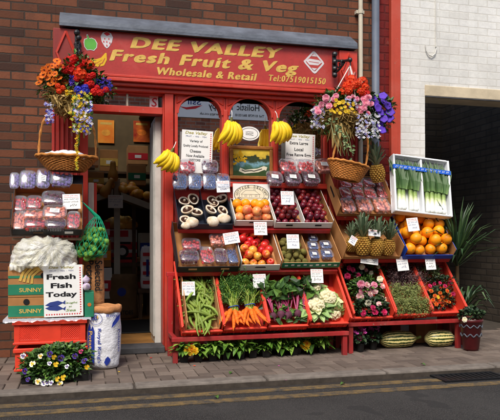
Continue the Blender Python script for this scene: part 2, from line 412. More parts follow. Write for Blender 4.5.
t.base(t.mix(t.math('MULTIPLY', t.ramp(cr1, [(.0, (1,1,1,1)), (.10, (0,0,0,1))]), .55), c, lin((212,206,164))))
tr = t.n('ShaderNodeBsdfTransparent'); mx = t.n('ShaderNodeMixShader'); t.l(t.math('MULTIPLY', t.noise(11, 4), .62), mx.inputs[0]); t.l(t.b.outputs[0], mx.inputs[1]); t.l(tr.outputs[0], mx.inputs[2]); t.l(mx.outputs[0], t.out.inputs[0]); M['plastic_bag'] = t.m
# ---------------------------------------------------------------- lettering
def text_mesh(name, s, w, h, mat_, shear=0, bold=0, spread=0, gap=1.0):
    """letters as a flat mesh, w x h metres, centred, in the XY plane facing +Z"""
    cu = bpy.data.curves.new('letters', 'FONT'); cu.body = s; cu.size = 1; cu.shear = shear; cu.offset = bold
    cu.align_x = 'CENTER'; cu.space_character = gap; cu.resolution_u = 3; cu.space_line = .95
    ob = bpy.data.objects.new('letters', cu); COL.objects.link(ob)
    dg = bpy.context.evaluated_depsgraph_get(); dg.update()
    me = bpy.data.meshes.new_from_object(ob.evaluated_get(dg))
    bpy.data.objects.remove(ob); bpy.data.curves.remove(cu)
    vs = [v.co.copy() for v in me.vertices]; fs = [tuple(p.vertices) for p in me.polygons]
    bpy.data.meshes.remove(me)
    x0 = min(v.x for v in vs); x1 = max(v.x for v in vs); y0 = min(v.y for v in vs); y1 = max(v.y for v in vs)
    mb = MB(); k = 3 if spread else 1
    for i in range(k):
        o = (i-(k-1)/2)*spread
        mb.add([(((v.x-x0)/(x1-x0)-.5)*(w-spread*(k-1))+o, ((v.y-y0)/(y1-y0)-.5)*h+o*.35, i*.0004) for v in vs], fs)
    return mb.mesh(name, mat_)
def on_wall(x, y, Y, dz=0):           # matrix of an upright drawing plane at a photo pixel, depth Y
    return T(at(x, y, Y)) @ WALL
# ---------------------------------------------------------------- ground
mb = MB(); mb.box(-60, 60, -60, -1.30, -.25, -.045)
road_p = gz(250, 380.5, 0); KY = road_p.y                      # kerb edge
t = NT('asphalt'); c = t.ramp(t.noise(160, 3), [(.32, (.010,.010,.011,1)), (.52, (.04,.038,.037,1)), (.72, (.13,.12,.11,1))])
c = t.mix(t.math('MULTIPLY', t.ramp(t.noise(1.3, 6), [(.4,(0,0,0,1)),(.7,(1,1,1,1))]), .5), c, (.09,.085,.08,1))
sx = t.n('ShaderNodeSeparateXYZ'); t.l(t.coord(), sx.inputs[0]); mr = t.n('ShaderNodeMapRange'); t.l(sx.outputs[1], mr.inputs[0]); mr.inputs[1].default_value = KY-.20; mr.inputs[2].default_value = KY-.02
c = t.mix(t.math('MULTIPLY', mr.outputs[0], t.ramp(t.noise(5, 7, rough=.7), [(.32,(.1,.1,.1,1)),(.62,(1,1,1,1))])), c, lin((58,48,38)))      # dirt along the gutter
c = t.mix(t.math('MULTIPLY', t.ramp(t.noise(2.6, 2), [(.60,(0,0,0,1)),(.615,(1,1,1,1))]), .5), c, (.022,.022,.023,1))                      # tar patches
t.base(c); t.bump(t.noise(150, 3), 1.0, .016); M['asphalt'] = t.set(.85, .25)
mb = MB(); mb.box(-60, 60, -70, KY-.002, -.3, -.045); struct('road', mb, M['asphalt'])
t = NT('road_yellow'); f = t.ramp(t.noise(17, 9, rough=.8), [(.40,(0,0,0,1)), (.62,(.85,.85,.85,1))])
c = t.mix(f, (.05,.048,.045,1), lin((136,110,64))); t.base(c); t.bump(t.noise(140, 3), .5, .008); M['road_yellow'] = t.set(.8, .2)
for (px, py) in ((250, 391), (250, 398.5)):
    q = gz(px, py, -.041); mb = MB()
    mb.box(-14, 14, q.y-.045, q.y+.045, -.044, -.041); struct('road_marking', mb, M['road_yellow'])
mb = MB(); mb.box(-60, 60, KY-.005, 12, -.3, -.012)
M['joint'] = mat('joint', (66,59,52), .95, .3, 20, .4, 120)
struct('paving_bed', mb, M['joint'])
M['kerb'] = mat('kerb', (118,110,102), .85, .25, 14, .5, 130, .25, dirt=.6)
mb = MB(); kx = at(388, 372, KY).x-.0; KW = .14
for i in range(-12, 14):
    mb.box(kx+i*.915+.005, kx+(i+1)*.915-.008, KY, KY+KW, -.2, .004+.0007*(i % 3))
struct('kerb', mb, M['kerb'], bevel=.014)
t = NT('block_paving'); g = t.n('ShaderNodeNewGeometry')
c = t.ramp(g.outputs['Random Per Island'], [(0, lin((98,86,78))), (.5, lin((120,106,95))), (1, lin((136,122,110)))])
c = t.mix(t.math('MULTIPLY', t.noise(120, 4), .6), c, lin((84,74,68)))
c = t.mix(t.math('MULTIPLY', t.ramp(t.noise(2.2, 7, rough=.7), [(.45,(0,0,0,1)),(.7,(1,1,1,1))]), .55), c, lin((66,58,52)))
t.base(c); t.bump(t.noise(130, 4), .6, .006); M['block_paving'] = t.set(.85, .25)
mb = MB(); q = .094; gp = .0026; y00 = KY+KW+.006
for ix in range(-48, 54):
    for iy in range(-1, 28):
        k = (ix-iy) % 4; x = ix*q; y = y00+iy*q
        e = U(-.0015, .0015)
        if k == 0: a = (x+gp, x+2*q-gp, y+gp, y+q-gp)
        elif k == 3 and iy < 27: a = (x+gp, x+q-gp, y+gp, y+2*q-gp)
        else: continue
        if a[2] > .35 or a[3] < y00+.02: continue
        a = (a[0], a[1], max(a[2], y00+gp), a[3])
        b = .005; z = .0+e
        x0, x1, y0, y1 = a
        mb.add([(x0,y0,-.03),(x1,y0,-.03),(x1,y1,-.03),(x0,y1,-.03),(x0,y0,z-b),(x1,y0,z-b),(x1,y1,z-b),(x0,y1,z-b),(x0+b,y0+b,z),(x1-b,y0+b,z),(x1-b,y1-b,z),(x0+b,y1-b,z)],
               [(0,1,5,4),(1,2,6,5),(2,3,7,6),(3,0,4,7),(4,5,9,8),(5,6,10,9),(6,7,11,10),(7,4,8,11),(8,9,10,11)])
struct('pavement', mb, M['block_paving'])
# drain grate in the gutter
a = gz(438, 377, -.04); b_ = gz(484, 383, -.04)
dg_ = thing('drain_grate', 'dark iron drain grate with slots set in the gutter', 'drain', T(Vector((gz(472,378,-.04).x, KY-.115, -.0435))))
mb = MB(); mb.box(-.26,.26,-.11,-.085,0,.012).box(-.26,.26,.085,.11,0,.012).box(-.26,-.235,-.085,.085,0,.012).box(.235,.26,-.085,.085,0,.012)
part('frame', mb, M['black_iron'], dg_)
mb = MB()
for i in range(11): mb.box(-.215+i*.0425-.011, -.215+i*.0425+.011, -.083, .083, .001, .010)
part('bars', mb, M['black_iron'], dg_)
M['void'] = mat('void', (6,6,6), .9); mb = MB(); mb.box(-.234,.234,-.084,.084,.0002,.0009); part('pit', mb, M['void'], dg_)
# ---------------------------------------------------------------- the shop building
TOPZ = 6.5
shop = thing('brick_shop', 'brick shop with red timber shopfront, open doorway and arched windows', 'shop')
def X(px, Y=0): return at(px, HY, Y).x
def Z(px, py, Y=0): return at(px, py, Y).z
xL0 = -6.0; xPil0 = X(52); xPil1 = X(79); xDoorL = X(88); xDoorR = X(162); xWinL = X(175); xWinR = X(326); xPR0 = X(326); xPR1 = X(356); xEnd = X(398)
zFt = Z(205, 37, -.16)+.035; zFlash = Z(205, 24.5, 0); zFb = Z(205, 82, -.13)
fl = .05                                                        # shop floor height
mb = MB(); mb.box(xL0, xPil0+.03, 0, .24, -.1, TOPZ); mb.box(xPil0+.031, xPR1-.05, .001, .241, zFt-.05, TOPZ-.001); mb.box(xPR1-.049, X(379), .0, .24, -.1, TOPZ)
part('brick_wall', mb, M['brick'], shop)
mb = MB(); mb.box(X(379)+.001, xEnd-.001, .004, .24, -.1, TOPZ); part('painted_brick_strip', mb, M['brick_red'], shop)
mb = MB(); mb.box(X(389), xEnd+.004, -.05, .003, -.01, TOPZ); part('edge_board', mb, M['red_edge'], shop, bevel=.006)
# lead flashing over the fascia: two sloped bays with a drip edge
mb = MB(); xa, xb = X(60), X(357, -.15)
mb.add([(xa,-.0,zFlash),(xb,-.0,zFlash-.0),(xb,-.16,zFt+.02),(xa,-.16,zFt+.02),(xb,-.165,zFt-.012),(xa,-.165,zFt-.012),(xb,-.15,zFt-.012),(xa,-.15,zFt-.012)],
       [(3,2,1,0),(5,4,2,3),(7,6,4,5)])
part('lead_flashing', mb, M['lead'], shop)
mb = MB(); mb.box(xa, xb, -.15, -.0, zFt-.03, zFt-.013); mb.box(xa, xb, -.168, -.151, zFt-.035, zFt-.014); part('flashing_board', mb, M['lead'], shop)
# cornice under the fascia
mb = MB(); xa, xb = X(79,-.12), X(339,-.12)
mb.box(xa, xb, -.13, -.001, zFb-.035, zFb-.003); mb.box(xa, xb, -.10, -.002, zFb-.065, zFb-.036); mb.box(xa, xb, -.06, -.003, zFb-.10, zFb-.066)
part('cornice', mb, M['red_paint'], shop, bevel=.006)
# left and right pilasters with diamond console blocks
def pilaster(x0, x1, zc0):
    mb = MB(); mb.box(x0, x1, -.05, .0-.001, -.005, zc0)
    n = 6; w = (x1-x0)/n
    for i in range(n): mb.box(x0+i*w+.012, x0+(i+1)*w-.012, -.066, -.051, .22, zc0-.06)
    mb.box(x0-.012, x1+.012, -.075, -.0675, 0, .2) if False else mb.box(x0-.01, x1+.01, -.08, -.052, .0, .2)
    return part('pilaster', mb, M['red_dark'], shop, bevel=.004)
zc = Z(66, 92, -.05)
pilaster(xPil0, xPil1, zc); pilaster(X(328), xPR1, Z(340, 98, -.05))
def console(x0, x1, z0, z1, nm):
    mb = MB(); mb.box(x0, x1, -.14, -.002, z0, z1); mb.box(x0-.012, x1+.012, -.155, -.001, z0-.03, z0-.001)
    c = part('console', mb, M['red_old'] if nm else M['red_paint'], shop, bevel=.005)
    cx, cz = (x0+x1)/2, (z0+z1)/2; hw, hh = (x1-x0)*.36, (z1-z0)*.44
    mb = MB(); e = [(cx-hw, cz), (cx, cz+hh), (cx+hw, cz), (cx, cz-hh)]
    for i in range(4):
        p, q_ = e[i], e[(i+1) % 4]
        mb.tube([(p[0], -.145, p[1]), (q_[0], -.145, q_[1])], .011, 5)
    part('diamond_moulding', mb, M['red_paint'], c)
console(X(53,-.14), X(78.5,-.14), Z(66, 78, -.14), zFt-.05, 1)
console(X(339.5,-.14), X(357.5,-.14), Z(347, 92, -.14), zFt-.05, 0)
# fascia sign
YF = -.115
xa, xb = X(79.5, YF), X(338.5, YF); za, zb = zFb-.002, zFt-.036
sign = thing('shop_sign', 'long red fascia sign with gold lettering above door and windows', 'shop sign', T(Vector(((xa+xb)/2, YF, (za+zb)/2))) @ WALL)
mb = MB(); mb.box(-(xb-xa)/2, (xb-xa)/2, -(zb-za)/2, (zb-za)/2, -.05, 0); part('board', mb, M['fascia'], sign)
mb = MB(); mb.box(-(xb-xa)/2, (xb-xa)/2, -(zb-za)/2, -(zb-za)/2+.022, .001, .016); part('bottom_trim', mb, M['red_paint'], sign, bevel=.004)
def on_sign(x, y): p = at(x, y, YF); return Vector((p.x-sign.location.x, p.z-sign.location.z, .002))
def sign_text(s, x0, x1, y0, y1, shear, bold, spread, nm='lettering'):
    xm = (x0+x1)/2; p = on_sign(xm, (y0+y1)/2)
    part(nm, text_mesh(nm, s, wx(x0, x1, YF), (y1-y0)*sc(xm, YF), M['gold'], shear, bold, spread, 1.16), M['gold'], sign, T(p))
sign_text('Dee VaLLey'.upper(), 132.5, 285, 43, 53.4, .2, .012, .010)
sign_text('Fresh Fruit & Veg', 113, 302, 56.5, 70.4, .22, .012, .008)
sign_text('Wholesale & Retail', 158, 258, 70.6, 77.8, .2, .012, .004)
sign_text('Tel:07519015150', 269, 326, 76.6, 82.8, .2, .004, .002)
def emblem(nm, x, y, polys):           # polys: list of (points in photo px around centre, height, material)
    p = on_sign(x, y); s_ = sc(x, YF); o = None
    for i, (pts, m_) in enumerate(polys):
        mb = MB(); mb.prism([(a*s_, -b*s_) for a, b in pts][::-1], .0006*(i+1)-.0006, .0006*(i+1))
        if o is None: o = part(nm, mb, m_, sign, T(p))
        else: part('motif', mb, m_, o)
def circ(cx, cy, rx, ry=None, n=16, a0=0): ry = ry or rx; return [(cx+rx*math.cos(a0+2*math.pi*i/n), cy+ry*math.sin(a0+2*math.pi*i/n)) for i in range(n)]
M['emb_green'] = mat('emb_green', (92,168,64), .5, .1); M['emb_white'] = mat('emb_white', (214,206,206), .5, .08); M['emb_yel'] = mat('emb_yel', (226,178,30), .5, .1)
apple_p = [(-6,-1),(-5.5,-4),(-3,-5),(-3.6,-8),(-2.4,-8.5),(-1,-5),(1,-5.6),(4,-4.5),(6,-1),(5.6,3),(3,6),(0,5.4),(-3,6),(-5.4,3)]
emblem('apple_emblem', 90.5, 44, [([(a*1.12, b*1.12) for a, b in apple_p], M['emb_white']), (apple_p, M['emb_green'])])
sb = [(-6,-3),(-4,-7),(0,-8.5),(4,-7),(6,-3),(5,2),(2,7),(0,8.5),(-2,7),(-5,2)]
emblem('strawberry_emblem', 106.8, 40, [(sb, M['emb_white']), ([(-3,-6),(0,-4),(3.4,-5.5),(2,-7.2),(0,-7.8),(-2,-7)], M['ink_red'])]+[(circ(a, b, .6, .9, 6), M['ink_red']) for a, b in ((-2,-1),(2,-1),(0,2),(-3,2),(3,3),(0,5.6))])
emblem('banana_emblem', 98, 60.5, [([(-9,4),(-7,-1),(-2,-1),(3,-3),(7,-8),(8.4,-8),(8.6,-1),(6,4.6),(2,6),(2.6,3),(0,6.6),(-3,5.6),(-2,3),(-6,6)], M['emb_yel']), ([(-6,3),(-1,2.4),(4,-1),(3.6,-.4),(-1,3)], M['fascia']), ([(0,4),(4,2),(6.6,-3),(7,-2.6),(4.4,2.8)], M['fascia'])])
dm = lambda k: [(-11*k,-.5*k),(-9*k,-2.5*k),(-1.5*k,-10.6*k),(0,-11*k),(2*k,-9.6*k),(9.6*k,-1.5*k),(10.6*k,.6*k),(9*k,2.6*k),(2*k,10.4*k),(.4*k,11*k),(-1.6*k,9.8*k),(-9.6*k,1.5*k)]
emblem('diamond_logo', 314, 62.5, [(dm(1.02), M['emb_white']), (dm(.80), M['fascia']), ([(-8.5,-1),(-5,-3.4),(5,-2.6),(8.4,-.6),(4,2.8),(-5,2.6)], M['emb_white']), ([(-5.6,-.8),(5,0),(5,.6),(-5.6,-.2)], M['fascia']),([(-3,-6),(0,-8.6),(3,-6)], M['emb_white']),([(-3,5.6),(3,6),(0,8.4)], M['emb_white'])])
# door frame, transom, posts
zTr1, zTr0 = Z(125, 106, 0), Z(125, 113, 0)
zHead = zFb-.075
YD = .03
mb = MB(); mb.box(xDoorL-.075, xDoorL, -.02, .10, fl, zHead); mb.box(xDoorL+.001, X(162.4), -.018, .10, zTr0, zTr1); mb.box(X(162.5), X(163.9), -.02, .10, fl-.03, zHead)
mb.box(xDoorL+.001, X(162.4), -.016, .10, zHead-.035, zHead-.001)
part('door_frame', mb, M['red_paint'], shop, bevel=.005)
mb = MB(); mb.box(X(164), X(173), -.045, .10, .0, zHead); part('window_post', mb, M['red_paint'], shop, bevel=.008)
mb = MB(); mb.box(xDoorL+.01, X(158), .045, .05, zTr1-.005, zHead-.03); part('transom_pane', mb, M['glass'], shop)
mb = MB(); mb.box(X(126.4), X(128.2), -.005, .06, zTr1+.001, zHead-.036); part('glazing_bar', mb, M['cream_pipe'], shop)
# arched windows
zS = Z(225, 182, 0); zSpr = Z(225, 116, 0); zArch = Z(225, 97, 0)
xs = [X(174), X(225), X(274.5), X(327)]
mb = MB()
def arch_panel(mb, x0, x1):
    n = 18; pts = []
    cx = (x0+x1)/2; rx = (x1-x0)/2-.028; rz = zArch-zSpr
    for i in range(n+1):
        an = math.pi*i/n; pts.append((cx-rx*math.cos(an), zSpr+rz*math.sin(an)))
    y0, y1 = -.02, .03
    vs = []; fs = []
    top = [(x0+(x1-x0)*i/n, zHead) for i in range(n+1)]
    for i in range(n+1):
        a, b = pts[i], top[i]
        vs += [(a[0],y0,a[1]),(b[0],y0,b[1]),(a[0],y1,a[1]),(b[0],y1,b[1])]
    for i in range(n):
        k = 4*i
        fs += [(k,k+4,k+5,k+1),(k+2,k+3,k+7,k+6),(k,k+2,k+6,k+4),(k+1,k+5,k+7,k+3)]
    # legs of the arch
    mb.add(vs, fs); mb.box(x0, x0+.028, y0, y1, zS, zSpr); mb.box(x1-.028, x1, y0, y1, zS, zSpr)
    mb.add([(x0,y0,zSpr),(x0+.028,y0,zSpr),(x0,y0,zHead)],[(0,1,2)])
    mb.add([(x1,y0,zSpr),(x1-.028,y0,zSpr),(x1,y0,zHead)],[(0,2,1)])
    ring = MB()
    ring.tube([(p[0], -.026, p[1]) for p in pts], .009, 5)
    return ring
for i in range(3):
    a, b = xs[i]+.002, xs[i+1]-.002
    mb = MB(); ring = arch_panel(mb, a, b)
    w = part('arched_window', mb, M['red_paint'], shop)
    part('arch_moulding', ring, M['red_paint'], w)
    mb = MB(); mb.box(a+.03, b-.03, .034, .038, zS+.002, zHead-.06); part('pane', mb, M['glass_clear' if i == 2 else 'glass'], w)
    for sx in (0, 1):                                        # raised triangular spandrel panels
        x_ = a+.02 if sx == 0 else b-.02; d = 1 if sx == 0 else -1
        tri = MB(); pts = [(x_, zHead-.03), (x_+d*.13, zHead-.03), (x_, zSpr+.09)]
        for j in range(3):
            p, q_ = pts[j], pts[(j+1) % 3]; tri.tube([(p[0], -.022, p[1]), (q_[0], -.022, q_[1])], .006, 4)
        part('spandrel_moulding', tri, M['red_paint'], w)
for px in (225, 274.5):
    x_ = X(px); mb = MB(); mb.box(x_-.018, x_+.018, -.035, -.0205, zS, zSpr+.05); part('mullion', mb, M['red_paint'], shop, bevel=.006)
mb = MB(); mb.box(xs[0], xs[3], -.06, .05, zS-.05, zS-.001); part('window_sill', mb, M['red_paint'], shop, bevel=.008)
mb = MB(); mb.box(xs[0], xs[3], -.01, .05, 0, zS-.051)
part('stall_riser', mb, M['red_dark'], shop)
mb = MB(); mb.box(xDoorL-.075, X(163.4), -.12, .12, 0, fl+.005); part('door_step', mb, M['stone_dark'], shop, bevel=.008)
# white boarded right reveal and folded-back door leaf, cream left jamb
mb = MB(); x1 = X(162.4)
mb.box(x1-.055, x1, .101, .45, fl, zTr0-.002)
for i in range(3): mb.box(x1-.067, x1-.0555, .11+i*.115, .215+i*.115, fl+.06, zTr0-.05)
part('door_reveal', mb, M['white_paint'], shop, bevel=.004)
mb = MB(); mb.box(xDoorL+.002, xDoorL+.05, .102, .75, fl, zTr0-.6); part('left_jamb', mb, M['cream_pipe'], shop, bevel=.004)
mb = MB(); mb.box(xDoorL+.051, xDoorL+.075, .13, .17, fl+.5, zTr0-.6); part('door_edge', mb, M['red_paint'], shop)
# interior shell
mb = MB(); mb.box(xPil0, xEnd, .10, 4.2, fl-.06, fl); struct('shop_floor', mb, M['wood_floor'])
mb = MB(); mb.box(xPil0-.2, xEnd, 3.6, 3.7, 0, 3.6); mb.box(xPil0-.02, xPil0+.12, .245, 3.6, 0, 2.7); mb.box(xEnd-.12, xEnd-.02, .245, 3.6, 0, 2.7); mb.box(X(172), X(173), .11, 1.0, 0, 2.7)
struct('shop_inner_walls', mb, M['dark_wall'])
mb = MB(); mb.box(X(172), xEnd, .245, 3.6, 2.7015, 2.7495)  # roof left open over the doorway side so sky light brightens the inside
struct('shop_ceiling', mb, M['dark_wall'])
mb = MB(); mb.box(xs[0]+.02, xs[3]-.02, .052, .42, zS-.05, zS-.02); part('display_shelf', mb, M['dark_wood'], shop)
mb = MB(); mb.box(xs[0]+.03, xs[3]-.03, .43, .445, zS-.7, 2.69); part('display_back', mb, M['dark_wall'], shop)
# pipes
def pipe(nm, label, px, r, m_, brackets):
    x = X(px, -.05); t_ = thing(nm, label, 'pipe', T(Vector((x, -.055-r*.2, 0))))
    mb = MB(); mb.tube([(0,0,-.0),(0,0,TOPZ)], r, 14); part('pipe', mb, m_, t_, smooth=True)
    for z in brackets:
        mb = MB(); mb.tube([(0,0,z),(0,0,z+.04)], r*1.25, 14); mb.box(-r*1.9, r*1.9, r*.2, .05, z+.005, z+.035); part('collar', mb, m_, t_)
    return t_
pipe('drainpipe', 'thin cream downpipe on the brick beside the right pilaster', 360.2, .021, M['cream_pipe'], (1.0, 2.05, 3.1))
pipe('drainpipe', 'thick blue grey drainpipe between brick and red painted strip', 375, .037, M['grey_pipe'], (1.45, 3.3))
# ---------------------------------------------------------------- white neighbour with a dark passage
nb = thing('white_building', 'white painted brick building with a dark open passage', 'building')
xP0 = X(425); zLt = Z(450, 86.5); zLb = Z(450, 97.5)
mb = MB(); mb.box(xEnd+.005, xP0-.001, 0, .30, -.1, TOPZ); mb.box(xP0, 9, .001, .30, zLt, TOPZ); mb.box(xP0+1.5, 9, 0, .3, -.1, zLt-.001)
part('brick_wall', mb, M['brick_white'], nb)
mb = MB(); mb.box(xP0-.003, xP0+1.5, -.012, .30, zLb, zLt-.002); part('lintel', mb, M['lintel'], nb, bevel=.006)
mb = MB(); mb.box(xP0-.0, xP0+1.5, -.02, .0, zLb-.012, zLb-.001); part('lintel_edge', mb, M['stone_dark'], nb)
mb = MB(); mb.box(xP0-.8, xP0+2.2, 2.2, 2.4, -.1, 3.4); mb.box(xP0-.22, xP0-.02, .302, 2.2, -.1, 3.0); mb.box(xP0+1.52, xP0+1.7, .302, 2.2, -.1, 3.0)  # tops kept low and unroofed so sky light reaches the passage
part('passage_wall', mb, M['passage'], nb)
mb = MB(); mb.box(xP0+.002, xP0+.03, .05, .09, .9, Z(427,133)); part('door_post', mb, M['white_paint'], nb)
vt = at(473, 160, 2.19); mb = MB(); mb.box(vt.x-.09, vt.x+.09, 2.17, 2.198, vt.z-.12, vt.z+.12)
part('vent', mb, M['dark_wood'], nb)
cb = thing('wall_cable', 'white cable hanging in a hook shape on the white wall', 'cable', T(Vector((0,0,0))))
pts = [at(425.5, 45, -.012), at(426.5, 51, -.014), at(429, 55, -.016), at(432, 56.3, -.016), at(435, 54, -.015), at(436.6, 48, -.012)]
mb = MB(); mb.tube(pts, .006, 6); part('hook_loop', mb, M['white_paint'], cb)
mb = MB(); mb.tube([at(436, 47, -.008), Vector((at(436, 47, -.008).x, -.008, TOPZ))], .007, 6); part('conduit', mb, M['white_paint'], cb)
# ---------------------------------------------------------------- across the street (seen only in the window reflections)
YO = -8.5
opp = thing('terrace_opposite', 'brick terrace across the street, seen only as a reflection in the windows', 'building')
mb = MB(); mb.box(-9, 14, YO-.3, YO, -.1, 4.6); part('brick_wall', mb, M['brick_far'], opp)
mb = MB(); mb.box(-9, 14, YO-.1, YO+.35, -.08, .04); part('pavement_edge', mb, M['kerb'], opp)
def mirror(px, py): v = at(px, py, -YO+.07); return v
a = mirror(172, 95); b_ = mirror(270.4, 121)
a.z = mirror(221, 88).z; b_.z = mirror(221, 119).z
bn = thing('shop_banner', 'white banner across the street, mirrored in the arched windows', 'banner', T(Vector(((a.x+b_.x)/2, YO+.03, (a.z+b_.z)/2))) @ RZ(180) @ WALL)
bw, bh = b_.x-a.x, a.z-b_.z
mb = MB(); mb.box(-bw/2, bw/2, -bh/2, bh/2, -.02, 0); t = NT('banner_white'); t.base((.95,.95,.95,1)); part('sheet', mb, t.set(.6,.3), bn)
def bt(s, cx, cy, w, h, m_, bold=.01, nm='lettering'): part(nm, text_mesh(nm, s, w*bw, h*bh, m_, 0, bold), m_, bn, T(Vector((cx*bw, cy*bh, .003))))
bt('Holistic Therapy', -.12, -.13, .52, .27, M['ink_black'], .012)
bt('Ling', -.235, .13, .125, .26, M['ink_black'], .012)
bt('Tel 01978 861010   www.therapy.co.uk', -.10, -.37, .66, .11, M['ink_black'], .01)
bt('Ssil', .28, 0, .13, .19, M['ink_blue'], .01)
mb = MB(); mb.prism([(.20*bw,-.10*bh),(.27*bw,-.22*bh),(.36*bw,-.26*bh),(.43*bw,-.17*bh),(.36*bw,-.19*bh),(.28*bw,-.14*bh)], .001, .004); part('red_swoosh', mb, M['ink_red'], bn)
mb = MB(); mb.prism([(-.40*bw,-.02*bh),(-.45*bw,.12*bh),(-.46*bw,.02*bh)], .001, .004); part('corner_mark', mb, M['ink_black'], bn)
# red S sticker on the transom
s_ = sc(154, .04); st = thing('window_sticker', 'white card with a red letter S in the pane above the door', 'sticker', on_wall(154.2, 103.2, .042))
mb = MB(); mb.box(-4.6*s_, 4.0*s_, -5.5*s_, 7*s_, -.001, .001); part('card', mb, M['paper'], st)
part('letter', text_mesh('letter', 'S', 5.6*s_, 9*s_, M['ink_red'], .1, .01), M['ink_red'], st, T(Vector((0, .8*s_, .002))))
# ================================================================ DISPLAY STANDS, CRATES, PRODUCE
def frame_at(p, tilt, yaw=0, roll=0): return T(Vector(p)) @ RZ(yaw) @ RX(tilt) @ RZ(roll)
def trayM(x0, x1, yb, Yf, yt, tilt, yaw=0, roll=0):
    """tilted tray frame: u along the shop, v up the slope, n out of the tray; origin at the middle of its front edge"""
    xc = (x0+x1)/2; p = at(xc, yb, Yf); w = at(x1, yb, Yf).x-at(x0, yb, Yf).x
    Mx = frame_at(p, tilt, yaw, roll); lo, hi = .02, 2
    for _ in range(40):
        l = (lo+hi)/2
        if proj(Mx @ Vector((0, l, 0)))[1] > yt: lo = l
        else: hi = l
    return Mx, w, l
def onplane(Mx, x, y, n=0):
    inv = Mx.inverted(); o = inv @ CAM; d = (inv.to_3x3() @ ray(x, y)); t = (n-o.z)/d.z
    return o+d*t
def tray_mesh(w, l, hs, hf, hb, t, dividers=()):
    mb = MB(); a = w/2
    mb.box(-a, a, 0, l, -t, 0)
    mb.box(-a, -a+t, 0, l, .0002, hs); mb.box(a-t, a, 0, l, .0002, hs)
    mb.box(-a+t+.0003, a-t-.0003, 0, t, .0002, hf); mb.box(-a+t+.0003, a-t-.0003, l-t, l, .0002, hb)
    for d in dividers: mb.box(d-t/2, d+t/2, t+.0003, l-t-.0003, .0002, min(hs, hf*1.6)*.9)
    # faces turned to the inside get the second material
    mid = Vector((0, l/2, hs*.5)); mm = []
    for f in mb.f:
        p = [Vector(mb.v[i]) for i in f]; n = (p[1]-p[0]).cross(p[2]-p[0]); c = sum(p, Vector())/4
        inside = abs(c.x) < a-t*.7 and t*.7 < c.y < l-t*.7 and c.z > -t*.4
        mm.append(1 if inside and n.dot(mid-c) > 0 or (inside and abs(c.z) < 1e-4) else 0)
    mb.m = mm; return mb
def tray(name, label, cat, Mx, w, l, hs, hf, hb, t, outer, inner, group=None, dividers=(), bevel=.002):
    o = thing(name, label, cat, Mx, group)
    part('shell', tray_mesh(w, l, hs, hf, hb, t, dividers), [outer, inner], o, bevel=bevel)
    return o
# ---------------------------------------------------------------- stands
def stand(label, xa, xb, Yf, Yb, zr, tops):
    o = thing('display_stand', label, 'display stand', T(Vector(((xa+xb)/2, (Yf+Yb)/2, 0))))
    hw, hd = (xb-xa)/2, (Yb-Yf)/2
    for sx in (-1, 1):
        for sy, zt in ((-1, zr), (1, zr+.5)):
            mb = MB(); x = sx*(hw-.02); y = sy*(hd-.02); mb.box(x-.02, x+.02, y-.02, y+.02, -.004, zt-.0005); part('leg', mb, M['red_stand'], o, bevel=.003)
    mb = MB(); mb.box(-hw-.01, hw+.01, -hd-.012, -hd+.03, zr, zr+.035); part('front_rail', mb, M['red_stand'], o, bevel=.004)
    mb = MB(); mb.box(-hw-.01, hw+.01, hd-.03, hd+.012, zr+.5, zr+.535); part('back_rail', mb, M['red_stand'], o, bevel=.004)
    for sx in (-1, 1):
        mb = MB(); mb.box(sx*(hw-.02)-.018, sx*(hw-.02)+.018, -hd+.031, hd-.041, zr+.001, zr+.034); part('side_rail', mb, M['red_stand'], o, bevel=.003)
    for (x0, x1, y0, z0, y1, z1) in tops:             # sloped carrier boards under the upper rows
        mb = MB(); x0 -= o.location.x; x1 -= o.location.x; y0 -= o.location.y; y1 -= o.location.y
        vs = [(x0,y0,z0),(x1,y0,z0),(x1,y1,z1),(x0,y1,z1)]; vs += [(a, b+.03, c-.03) for a, b, c in vs]
        mb.add(vs, [(0,1,2,3),(7,6,5,4),(0,4,5,1),(1,5,6,2),(2,6,7,3),(3,7,4,0)]); part('carrier_board', mb, M['red_stand'], o)
        for xx in (x0+.03, x1-.06):
            mb = MB(); mb.box(xx, xx+.03, y1-.06+.0, y1-.03, zr+.03, z1-.06); part('post', mb, M['red_stand'], o)
    return o
cr = []                                             # red plastic crates
def crate_ribs(o, w, l, hs, hf):
    for sx in (-1, 1):
        mb = MB(); x = sx*w/2
        mb.box(min(x, x+sx*.012), max(x, x+sx*.012), -.012, l+.01, hs-.0195, hs+.004)
        for i in range(5):
            v = .05+i*(l-.1)/4; mb.box(min(x+sx*.0003, x+sx*.008), max(x+sx*.0003, x+sx*.008), v-.01, v+.01, .005, hs-.02)
        part('side_rim', mb, M['red_crate'], o, bevel=.003)
    mb = MB(); mb.box(-w/2-.0, w/2, -.014, -.0005, hf-.018, hf+.003)
    for i in range(6): v = -w/2+.03+i*(w-.06)/5; mb.box(v-.007, v+.007, -.009, -.0004, .003, hf-.0185)
    part('front_rim', mb, M['red_crate'], o, bevel=.003)
    mb = MB(); mb.box(-w/2, w/2, l+.0005, l+.014, hs-.018, hs+.003); part('back_rim', mb, M['red_crate'], o, bevel=.003)
YC = -.575
def red_crate(x0, x1, yb, yt, label, tilt=47, hs=.13, hf=.06, Yf=YC):
    Mx, w, l = trayM(x0, x1, yb, Yf, yt, tilt)
    w -= .006
    o = tray('plastic_crate', label, 'crate', Mx, w, l, hs, hf, hs, .008, M['red_crate'], M['red_crate'], 'red plastic crates on the stands')
    crate_ribs(o, w, l, hs, hf); return Mx, w, l
zr = at(180, 337.5, -.6).z
cB = red_crate(181, 222, 335, 272, 'red plastic crate holding the green beans, far left of the lower row')
cC = red_crate(222.5, 266, 332, 270, 'red plastic crate holding the carrot bunches')
cT = red_crate(266.5, 307, 329.5, 268.5, 'red plastic crate holding the beetroot bunches')
